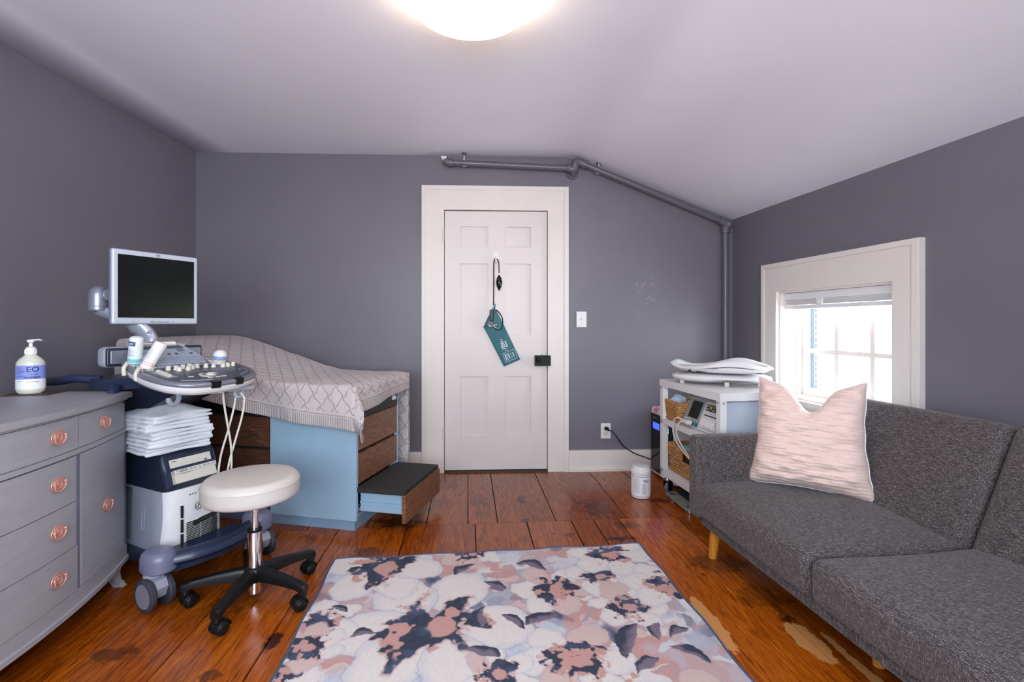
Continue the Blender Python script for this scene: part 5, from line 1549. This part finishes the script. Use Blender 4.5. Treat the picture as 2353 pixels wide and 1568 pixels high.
# baskets
def basket(nm, label, x0, y0, z, w, l, h, rows, step):
    b = thing(nm, label, 'basket', M=CTM @ T(x0, y0, z))
    bm = nb()
    def loopp(k, zz):
        P = []
        g = k
        pts = [(-w/2-g, -l/2-g), (w/2+g, -l/2-g), (w/2+g, l/2+g), (-w/2-g, l/2+g)]
        for i in range(4):
            a, c = pts[i], pts[(i+1) % 4]
            n = max(4, int(math.dist(a, c)/step))
            for j in range(n): P.append((a[0]+(c[0]-a[0])*j/n, a[1]+(c[1]-a[1])*j/n, zz))
        return P
    hr = h/rows*.56
    for r in range(rows):
        zz = hr+(h-2*hr)*r/(rows-1); g = .010*r/rows
        P = loopp(g, zz); n = len(P)
        Q = []
        for i, p in enumerate(P):
            s = 1 if (i+r) % 2 else -1
            d = Vector((p[0]/(w/2), p[1]/(l/2), 0)); d = Vector((d.x if abs(d.x) > abs(d.y)*.999 else 0, d.y if abs(d.y) >= abs(d.x) else 0, 0)).normalized()
            Q.append(Vector(p)+d*s*.0032+Vector((0, 0, s*.0012)))
        top = r >= rows-2
        if h > .14 and 1 <= rows-1-r <= 3:   # opening for the hand on the long sides
            seg = []
            for p in Q+[Q[0]]:
                if p.x < -w/2+.03 and abs(p.y) < .035:
                    if len(seg) > 2: tube(bm, seg, hr, 7)
                    seg = []
                else: seg.append(p)
            if len(seg) > 2: tube(bm, seg, hr, 7)
        else:
            tube(bm, Q, hr*(1.15 if top else 1), 7, closed=True)
    ob('woven_side', bm, M['basket'], b, angle=180, wn=False)
    bm = nb()
    P = loopp(.011, h+.002); m = len(P)
    for ph in (0, PI):
        tube(bm, [Vector(p)+Vector((.004*math.cos(i*1.2+ph), .004*math.cos(i*1.2+ph), .004*math.sin(i*1.2+ph))) for i, p in enumerate(P)], .0065, 8, closed=True)
    ob('rim', bm, M['basket'], b, angle=180, wn=False)
    bm = nb(); box(bm, -w/2, -l/2, .001, w/2, l/2, .008); ob('base', bm, M['basket'], b)
    return b
basket('wicker_basket', 'small seagrass basket of cloths on the middle cart shelf', .120, .560, .4895, .18, .165, .118, 8, .013)
basket('wicker_basket', 'larger seagrass basket of packets on the bottom cart shelf', .155, .395, .1675, .23, .40, .165, 9, .017)
def cloth(label, mt, x, y, z, rx, ry, rz, seed):
    bm = nb(); rg = random.Random(seed)
    ball(bm, (0, 0, 0), rx, ry, rz, 28)
    for v in bm.verts:
        d = mnoise.noise(v.co*22+Vector((seed, 0, 0)))*.012+.004*math.sin(v.co.z*160+v.co.x*30)
        v.co += v.co.normalized()*d
    o = ob('rolled_cloth', bm, mt, None, angle=180, wn=False); tag(o, label, 'cloth'); o.matrix_world = CTM @ T(x, y, z)
cloth('pale blue rolled cloth heaped in the small basket', M['cloth_blue'], .085, .590, .590, .055, .055, .058, 1)
cloth('pink rolled cloth beside the blue one in the small basket', M['cloth_pink'], .135, .525, .578, .045, .045, .045, 5)
for k, (x, y, a, lb) in enumerate(((.15, .50, 8, 'aqua wipe packet at the far end of the lower basket'), (.14, .36, -12, 'aqua wipe packet with a dark blue print at the near end of the lower basket'))):
    bm = nb(); rbox(bm, -.075, -.07, 0, .075, .07, .05, .014, 5, crown=.01)
    p = ob('wipe_packet', bm, M['packet'], None); tag(p, lb, 'packet', None); p.matrix_world = CTM @ T(x, y, .28) @ RZ(a) @ RX(8 if k else -6)
    if k:
        bm = nb(); box(bm, -.06, -.03, .0585, .03, .035, .0605, .002); ob('print_panel', bm, M['bottle_blue'], p)
    else:
        bm = nb(); box(bm, -.02, -.05, .0585, .06, .04, .0605, .002); ob('print_panel', bm, M['label_white'], p)
# fetal monitor on the middle shelf
fmn = thing('fetal_monitor', 'white patient monitor with a dark tilted screen on the middle cart shelf', 'medical monitor', M=CTM @ T(.035, .100, .4905))
# profile in x (depth) and z, face leans back; y runs along the cart
sec = lambda y, k=0: [(.0+k, y, .004), (.003+k, y, .0), (.30, y, .0), (.305, y, .01), (.30, y, .155), (.285, y, .165), (.075+k, y, .165), (.066+k, y, .160)]
bm = nb(); loft(bm, [sec(.0), sec(.175)]); sh_ = ob('printer_half', bm, M['shell_white'], fmn)
bm = nb(); loft(bm, [sec(.178), sec(.355)]); ob('display_half', bm, M['shell_white'], fmn)
FA = math.degrees(math.atan2(.066, .156))
FMx = T(-.0, 0, .004) @ RY(FA)          # face plane, local z up along the slope, x outwards is -x
bm = nb(); box(bm, -.004, .186, .008, .002, .352, .166, .003, M=FMx); dp = ob('display_bezel', bm, M['scale_glass'], fmn)
bm = nb(); box(bm, -.0055, .206, .052, -.003, .310, .155, .001, M=FMx); tag(ob('display_screen', bm, M['screen'], dp), 'dark display')
for k in range(3):
    bm = nb(); box(bm, -.010, .186+k*.018, .008, -.003, .199+k*.018, .030, .002, M=FMx); ob('control_key', bm, M['lime'] if k == 1 else M['bottle_blue'], dp)
bm = nb()
for k in range(4): cyl(bm, .0035, 0, .002, 10, M=FMx @ T(-.004, .28+k*.018, .040) @ RY(-90))
ob('indicator', bm, M['ink_white'], dp)
for k in range(5):
    y0 = .008+k*.032
    bm = nb(); box(bm, -.004, y0, .118, .002, y0+.029, .156, .001, M=FMx); kp = ob('keypad', bm, M['ink_dark'], sh_)
    if k == 3:
        bm = nb(); box(bm, -.006, y0+.005, .130, -.003, y0+.024, .150, .001, M=FMx); tag(ob('amber_key', bm, M['amber'], kp), 'amber key')
    else:
        bm = nb()
        for j in range(2):
            for i in range(2): tube(bm, [( -.005, y0+.008+i*.013+.0045*math.cos(2*PI*t/12), .128+j*.017+.0045*math.sin(2*PI*t/12)) for t in range(12)], .0008, 5, closed=True, M=FMx)
        ob('key_ring', bm, M['ink_white'], kp)
bm = nb(); box(bm, -.0035, .012, .088, .002, .160, .094, .001, M=FMx); ob('paper_slot', bm, M['dark_seam'], sh_)
bm = nb(); box(bm, -.018, .012, .018, -.001, .150, .072, .004, M=FMx); box(bm, -.026, .030, .028, -.012, .130, .060, .004, M=FMx); ob('paper_door', bm, M['white'], sh_)
bm = nb(); cyl(bm, .018, -.0045, .0, 24, .001, M=FMx @ T(-.0, .004, .07) @ RX(90)); ob('side_knob', bm, M['ink_dark'], sh_)
bm = nb(); rbox(bm, -.045, .215, .018, -.004, .275, .046, .012, 3); rbox(bm, -.040, .262, .018, -.004, .315, .044, .012, 3); ob('transducer_plug', bm, M['cream'], fmn)
bm = nb()
tube(bm, crom([(-.03, .285, .035), (-.048, .315, .045), (-.056, .345, .02), (-.058, .35, -.05), (-.055, .30, -.11), (-.050, .20, -.16), (-.03, .10, -.20)], 8), .0045, 8)
tube(bm, crom([(-.03, .24, .035), (-.05, .27, .03), (-.062, .29, .0), (-.060, .30, -.06), (-.052, .24, -.12), (-.045, .14, -.18), (-.02, .06, -.22)], 8), .0045, 8)
ob('transducer_cable', bm, M['cable'], fmn)
# baby scale on the cart
bs = thing('baby_scale', 'white curved-tray baby scale on top of the cart', 'scale', M=CTM @ T(.235, .365, .7405) @ RZ(-44) @ S(1, 1, 1.3))
LX, WY = .275, .15
def oval(kx, ky, z, n=48, p=3.2, f=None):
    P = []
    for i in range(n):
        a = 2*PI*i/n; c, s = math.cos(a), math.sin(a)
        r = (abs(c)**p+abs(s)**p)**(-1/p)
        x, y = r*c*kx, r*s*ky
        P.append((x, y, z+(f(x, y) if f else 0)))
    return P
arch = lambda x, y: .016*max(0, x/LX)**1.0*0+ (.014*math.exp(-((x-.12)/.10)**2) if y < 0 else 0)
bm = nb(); loft(bm, [oval(LX-.03, WY-.03, .012, f=arch), oval(LX-.004, WY-.006, .022, f=arch), oval(LX, WY, .032), oval(LX-.004, WY-.004, .040), oval(LX-.03, WY-.03, .047), oval(LX-.10, WY-.08, .050)]); b0 = ob('scale_base', bm, M['white'], bs, angle=60)
bm = nb(); box(bm, -.215, -.115, .0455, -.155, -.085, .0475, .001, M=T(0, 0, 0)); tag(ob('readout', bm, M['scale_glass'], b0), 'grey readout')
bm = nb()
for k in range(4): cyl(bm, .003, .0455, .048, 10, M=T(-.135+k*.018, -.105, 0))
ob('keys', bm, M['shell_grey'], b0)
for x, y in ((-.2, -.09), (.06, -.125), (.2, .09), (-.2, .09), (.225, -.085)):
    bm = nb(); cyl(bm, .014, 0, .020, 20, .002, M=T(x, y, 0)); ob('foot', bm, M['cream'], b0)
def tz(x):   # tray side height along its length
    t = x/LX
    return .052+.020*math.exp(-((t+1.0)/.16)**2)+.034*math.exp(-((t-.32)/.50)**2)
bm = nb()
rings = []
nx = 40
def trayring(kx, ky, lo, hi, ze):
    P = []
    for x, y, _ in oval(kx, ky, 0, 72, 3.4):
        P.append((x, y, ze(x, y)))
    return P
lowz = lambda x, y: .056+.012*(x/LX)**2
rim_ = lambda x, y: .082+(tz(x)-.052)*1.05+.014*max(0, -x/LX-.7)
loft(bm, [trayring(LX*.62, WY*.55, 0, 0, lambda x, y: .056), trayring(LX*.94, WY*.90, 0, 0, lambda x, y: lowz(x, y)+.002), trayring(LX*1.0, WY*1.0, 0, 0, lambda x, y: lowz(x, y)+.018), trayring(LX*1.0, WY*1.0, 0, 0, lambda x, y: lowz(x, y)*.55+rim_(x, y)*.45)])
loft(bm, [trayring(LX*1.0, WY*1.0, 0, 0, lambda x, y: lowz(x, y)*.5+rim_(x, y)*.5), trayring(LX*1.03, WY*1.04, 0, 0, lambda x, y: lowz(x, y)*.42+rim_(x, y)*.58), trayring(LX*1.01, WY*.99, 0, 0, lambda x, y: rim_(x, y)*.93), trayring(LX*.96, WY*.90, 0, 0, rim_), trayring(LX*.90, WY*.78, 0, 0, lambda x, y: rim_(x, y)-.004), trayring(LX*.78, WY*.60, 0, 0, lambda x, y: .068+.3*(rim_(x, y)-.07)), trayring(LX*.5, WY*.3, 0, 0, lambda x, y: .064)])
ob('scale_tray', bm, M['white'], bs, angle=70)
bm = nb(); box(bm, -.105, -WY*.90-.003, .060, -.045, -WY*.90+.01, .066, .001); box(bm, -.15, -WY*.9-.003, .062, -.135, -WY*.9+.01, .067, .001); ob('latch_slot', bm, M['dark_seam'], bs)
bm = nb(); tube(bm, [(.0+.020*math.cos(2*PI*k/24), -WY-.0012, .082+.007*math.sin(2*PI*k/24)) for k in range(24)], .001, 5, closed=True); ob('embossed_oval', bm, M['shell_grey'], bs)

# glass floor scale
gs = thing('bathroom_scale', 'glass bathroom scale with round steel feet under the cart', 'scale', M=T(1.0, 2.745, 0) @ RZ(6))
bm = nb(); prism(bm, [(0, 0), (.30, 0), (.30, .30), (0, .30)], .026, .034, .0, 1); 
bm.free(); bm = nb()
P = []
for cx, cy, a0 in ((.03, .03, 180), (.27, .03, 270), (.27, .27, 0), (.03, .27, 90)):
    for k in range(7): P.append((cx+.03*math.cos(R(a0+15*k)), cy+.03*math.sin(R(a0+15*k))))
prism(bm, P, .026, .033, .001); ob('glass_plate', bm, M['scale_glass'], gs)
for x, y in ((.04, .04), (.26, .04), (.26, .26), (.04, .26)):
    bm = nb(); cyl(bm, .026, 0, .0258, 28, .003, M=T(x, y, 0)); cyl(bm, .020, .0331, .0342, 24, M=T(x, y, 0)); ob('foot', bm, M['steel'], gs)
bm = nb(); box(bm, .075, .0, .0335, .225, .30, .0340); o = ob('centre_band', bm, M['rubber'], gs)

# air purifier behind the cart
PU = T(1.075, 3.165, 0) @ RZ(9.3)
pu = thing('air_purifier', 'white air purifier with a glossy black front behind the cart', 'appliance', M=PU)
bm = nb(); rbox(bm, 0, 0, .018, .34, .355, .500, .022, 5); ob('housing', bm, M['white'], pu)
bm = nb(); rbox(bm, -.006, .018, .045, .004, .338, .455, .0045, 4); fp = ob('front_panel', bm, M['gloss_black'], pu)
bm = nb(); box(bm, -.0075, .205, .350, -.005, .300, .395, .0005); tag(ob('display', bm, M['lcd_blue'], fp), 'lit blue display')
bm = nb(); box(bm, -.0075, .075, .355, -.005, .115, .392, .004); tag(ob('touch_icon', bm, M['lcd_light'], fp), 'pale blue lit icon')
bm = nb(); box(bm, -.0072, .23, .425, -.005, .315, .429, .0005); box(bm, -.0072, .262, .429, -.005, .285, .434, .0005); ob('name_mark', bm, M['silver_dark'], fp)
bm = nb(); cyl(bm, .022, 0, .0015, 24, M=T(-.0, .27, .486) @ RY(-65)); ball(bm, (.012, .25, .4995), .03, .022, .003); ob('sticker', bm, M['pink'], pu)
for x, y in ((.04, .04), (.3, .04), (.3, .31), (.04, .31)):
    bm = nb(); cyl(bm, .015, 0, .02, 16, M=T(x, y, 0)); ob('foot', bm, M['black'], pu)
# power cord from the outlet, hanging and running to the purifier
Pw = lambda x, y, z: PU.inverted() @ BWM @ Vector((x, y, z))
bm = nb()
tube(bm, crom([Pw(.716, -.042, .312), Pw(.745, -.062, .300), Pw(.78, -.07, .255), Pw(.82, -.07, .200), Pw(.89, -.075, .150), Pw(.97, -.09, .120), Pw(1.03, -.13, .105), (.06, .352, .10)], 7), .0042, 8)
cord = ob('power_cord', bm, M['black'], pu)
bm = nb(); rbox(bm, .692, -.036, .306, .722, -.011, .330, .005, 2, M=PU.inverted() @ BWM); tube(bm, [Pw(.705, -.03, .318), Pw(.722, -.046, .308)], .008, 8); ob('plug', bm, M['black'], cord)

# wipes canister on the floor
cn = thing('wipes_canister', 'white wipes canister with a blue-lettered label standing on the floor boards', 'canister', (.822, 3.055, .0005), 0)
bm = nb(); CR = .061
lathe(bm, [(0, 0), (.052, 0), (.059, .004), (.061, .012), (.061, .150), (.059, .156)], 48); ob('tub', bm, M['white'], cn)
bm = nb(); lathe(bm, [(.060, .152), (.0625, .155), (.0625, .172), (.060, .176), (.056, .178), (.055, .190), (.052, .196), (.030, .199), (0, .199)], 48); ob('lid', bm, M['white'], cn)
bm = nb(); patch(bm, CR, R(-175), R(5), .018, .140, .0005, 40); lb = ob('label', bm, M['label_white'], cn, wn=False)
for z in (.139, .016):
    bm = nb(); patch(bm, CR, -PI, PI, z, z+.0022, .0008, 50); ob('blue_ring', bm, M['bottle_blue'], lb, smooth=False)
VC = R(-105)
cf = cylp(CR, .0012)(VC+.55)
bm = nb(); txt(bm, 'Sani', .019, None, fn=lambda x, y: cf(x, y+.112), bold=.0004); ob('lettering', bm, M['bottle_blue'], lb, smooth=False)
bm = nb(); patch(bm, CR, VC+.15, VC+.95, .119, .121, .0011); patch(bm, CR, VC+.35, VC+.75, .122, .1235, .0011); ob('swoosh', bm, M['bottle_blue'], lb, smooth=False)
for i in range(20):
    bm = nb(); a0 = VC-.75; patch(bm, CR, a0, a0+.55+.08*((i*5) % 3), .130-i*.0048, .1310-i*.0048, .0010, 8); 
    patch(bm, CR, VC+.12, VC+.55+.2*((i*3) % 3)/2, .096-i*.0040, .0970-i*.0040, .0010, 8) if i < 17 else None
    ob('small_print', bm, M['ink_dark'], lb, smooth=False)

# ------------------------------------------------------------------ door: hook and blood pressure cuff
hk = thing('adhesive_hook', 'white adhesive hook stuck high on the middle of the door', 'hook', M=BWM)
bm = nb(); prism(bm, [(-.145, 1.565), (-.098, 1.565), (-.099, 1.62), (-.104, 1.638), (-.139, 1.638), (-.144, 1.62)], .0045, .010, .002, M=UP)
ob('back_plate', bm, M['white'], hk)
bm = nb(); tube(bm, crom([(-.1215, -.010, 1.592), (-.1215, -.020, 1.578), (-.1215, -.032, 1.562), (-.1215, -.040, 1.566), (-.1215, -.042, 1.580)], 5), .0075, 10); ob('hook_arm', bm, M['white'], hk)
cu = thing('blood_pressure_cuff', 'teal blood pressure cuff hanging from the door hook', 'blood pressure cuff', M=BWM)
XH = -.1215
bm = nb()
tube(bm, crom([(-.138, -.022, 1.24), (-.1365, -.022, 1.40), (-.136, -.024, 1.54), (-.131, -.030, 1.578), (XH, -.033, 1.5785), (-.108, -.030, 1.577), (-.099, -.024, 1.55), (-.097, -.022, 1.50), (-.096, -.022, 1.462)], 7), .0037, 8)
tube(bm, crom([(-.128, -.024, 1.205), (-.105, -.022, 1.195), (-.075, -.022, 1.150), (-.070, -.022, 1.095), (-.085, -.024, 1.060), (-.112, -.026, 1.057), (-.128, -.026, 1.068)], 7), .0037, 8)
ob('tubing', bm, M['black'], cu)
bm = nb(); lathe(bm, [(.004, .058), (.006, .053), (.011, .046), (.0165, .036), (.0205, .022), (.0225, .006), (.0215, -.010), (.0175, -.026), (.012, -.037), (.0075, -.044), (.0065, -.050), (.0065, -.056), (0, -.057)], 28, M=T(-.0965, -.030, 1.405)); ob('inflation_bulb', bm, M['gloss_black'], cu)
bm = nb(); cyl(bm, .0035, 1.455, 1.478, 12, M=T(-.0965, -.026, 0)); ob('valve', bm, M['chrome'], cu)
teal = mat('teal_nylon', srgb(6, 92, 104), .5, var=.12, vs=14, bump=.3, bs=40)
bm = nb()
# long cloth panel, hung at a slant; sheet with soft folds
U0, ln, wd = Vector((-.160, 0, 1.108)), .30, .140
dv = Vector((.395, 0, -.918)); sv = Vector((.918, 0, .395))
def cf2(a, b):
    p = U0+dv*(ln*b)+sv*(wd*(a-.5))
    y = -.014-.004*math.sin(a*PI)-.004*math.sin(b*16+a*3)*(1-b)
    return Vector((p.x, y, p.z))
C0 = dict(tl=Vector((-.206, 0, 1.072)), tr=Vector((-.118, 0, 1.205)), br=Vector((.060, 0, .838)), bl=Vector((-.060, 0, .786)))
def quadp(a, b):
    L = C0['tl'].lerp(C0['bl'], b); 
    Rr = C0['tr'].lerp(C0['br'], b)
    p = L.lerp(Rr, a)
    return Vector((p.x, -.016-.003*math.sin(b*14+a*5)*(1-b)-.004*math.sin(a*PI), p.z))
grid(bm, quadp, 30, 50)
bmesh.ops.reverse_faces(bm, faces=bm.faces) if False else None
pn = ob('cuff_panel', bm, teal, cu, angle=180, wn=False); m = pn.modifiers.new('s', 'SOLIDIFY'); m.thickness = .004
bm = nb()
# folded strap rising to the hose
grid(bm, lambda a, b: Vector((-.214+.080*b+a*(.060*(1-b)+.012), -.023-.004*math.sin(a*PI), 1.072+.178*b+.02*a*(1-b))), 8, 20)
fo = ob('cuff_fold', bm, teal, cu, angle=180, wn=False); m = fo.modifiers.new('s', 'SOLIDIFY'); m.thickness = .003
bm = nb(); tube(bm, [(-.176, -.031, 1.155), (-.129, -.031, 1.248)], .0022, 6); tag(ob('fold_trim', bm, M['ink_white'], cu), 'white edging')
bm = nb(); rbox(bm, -.166, -.040, 1.125, -.138, -.028, 1.205, .005, 2); ob('hose_sleeve', bm, M['black'], cu)
bm = nb()
G = T(-.160, -.040, 1.095) @ RZ(20) @ RX(60)
lathe(bm, [(.0, -.008), (.016, -.008), (.0235, .0), (.0235, .010), (.020, .012), (.0195, .010), (0, .010)], 28, M=G); cyl(bm, .006, 0, .03, 12, M=T(-.142, -.036, 1.088) @ RY(75))
tube(bm, [(-.14, -.03, 1.085), (-.112, -.028, 1.066)], .0065, 10)
tag(ob('pressure_gauge', bm, M['steel'], cu), 'steel gauge')
bm = nb()
AN = -66.7
PA = lambda a, b: quadp(a, b)
TM2 = lambda x, z: T(x, -.0245, z) @ RY(-(AN)) @ RX(90)
X_ = lambda cx, cz, ang: T(cx, -.0285, cz) @ UP @ RZ(ang)
# printed box near the end, lettering runs down the cuff
def lineq(x0, y0, x1, y1, w): tube(bm, [(x0, y0, 0), (x1, y1, 0)], w, 4, M=X_(-.016, .866, 23))
for a in (((-.046, -.034), (.046, -.034)), ((.046, -.034), (.046, .034)), ((.046, .034), (-.046, .034)), ((-.046, .034), (-.046, -.034))): lineq(*a[0], *a[1], .0012)
txt(bm, 'ADC', .022, X_(-.016, .866, 23) @ T(-.030, 0, 0) @ RZ(-90), 0, sx=1.1, bold=.0008)
txt(bm, 'ADULT', .014, X_(-.016, .866, 23) @ T(-.008, 0, 0) @ RZ(-90), 0, bold=.0006)
txt(bm, 'LATEX FREE', .008, X_(-.016, .866, 23) @ T(.010, 0, 0) @ RZ(-90), 0)
txt(bm, 'NYLON', .010, X_(-.016, .866, 23) @ T(.026, 0, 0) @ RZ(-90), 0, bold=.0006)
for k, (h, w) in enumerate(((.012, .004), (.018, .006), (.024, .008), (.030, .007), (.034, .008), (.030, .005))): box(bm, -h/2, -w/2, -.0004, h/2, w/2, .0004, M=X_(-.082+.0045*k, .985-k*.0135, 10) @ T(.0, 0, 0))
txt(bm, 'RANGE', .014, X_(-.045, .952, 23) @ RZ(-90), 0, bold=.0006)
txt(bm, 'INDEX', .008, X_(-.044, .905, 23), 0)
ob('print', bm, M['ink_white'], pn, smooth=False)

# ------------------------------------------------------------------ light
W = bpy.data.worlds.new('world'); SC.world = W; W.use_nodes = True
n = W.node_tree.nodes; l = W.node_tree.links
bg = n['Background']
tc = n.new('ShaderNodeTexCoord'); sx = n.new('ShaderNodeSeparateXYZ'); l.new(tc.outputs['Generated'], sx.inputs[0])
rp_ = n.new('ShaderNodeValToRGB'); l.new(sx.outputs[2], rp_.inputs[0])
e = rp_.color_ramp.elements
e[0].position = 0; e[0].color = (.90, .92, 1.0, 1); e[1].position = .25; e[1].color = (.80, .88, 1.0, 1)
k = e.new(.03); k.color = (.90, .94, 1.0, 1)
mm = n.new('ShaderNodeMath'); mm.operation = 'MAXIMUM'; l.new(sx.outputs[0], mm.inputs[0]); mm.inputs[1].default_value = 0
mn_ = n.new('ShaderNodeMath'); mn_.operation = 'MULTIPLY_ADD'; l.new(mm.outputs[0], mn_.inputs[0]); mn_.inputs[1].default_value = 4.0; mn_.inputs[2].default_value = 4.6
l.new(rp_.outputs[0], bg.inputs[0]); l.new(mn_.outputs[0], bg.inputs[1])
def portal(name, M_, w, h):
    L = bpy.data.lights.new(name, 'AREA'); L.shape = 'RECTANGLE'; L.size = w; L.size_y = h; L.energy = 1
    o = bpy.data.objects.new(name, L); COL.objects.link(o); o.matrix_world = M_
    L.cycles.is_portal = True
portal('rear_window_portal', T((RX0+RX1)/2, YR-.09, (RZ0+RZ1)/2) @ RX(90), RX1-RX0, RZ1-RZ0)
portal('side_window_portal', RWM @ T((WX0+WX1)/2, .24, (WZ0+WZ1)/2) @ RX(-90), WX1-WX0, WZ1-WZ0)
sd_ = bpy.data.lights.new('sun', 'SUN'); sd_.energy = 9; sd_.angle = R(.6); sd_.color = (1, .96, .88)
so_ = bpy.data.objects.new('sun', sd_); COL.objects.link(so_)
so_.rotation_euler = Vector((-.40, -.20, .87)).to_track_quat('Z', 'Y').to_euler()
SC.view_settings.view_transform = 'Standard'
SC.view_settings.look = 'None'
SC.view_settings.gamma = 1
SC.view_settings.use_curve_mapping = False
SC.view_settings.exposure = 1.72
SC.cycles.use_denoising = True
SC.cycles.max_bounces = 10
SC.cycles.diffuse_bounces = 6
SC.cycles.glossy_bounces = 5
SC.cycles.transparent_max_bounces = 12
SC.cycles.caustics_reflective = False
SC.cycles.caustics_refractive = False
SC.cycles.sample_clamp_indirect = 6
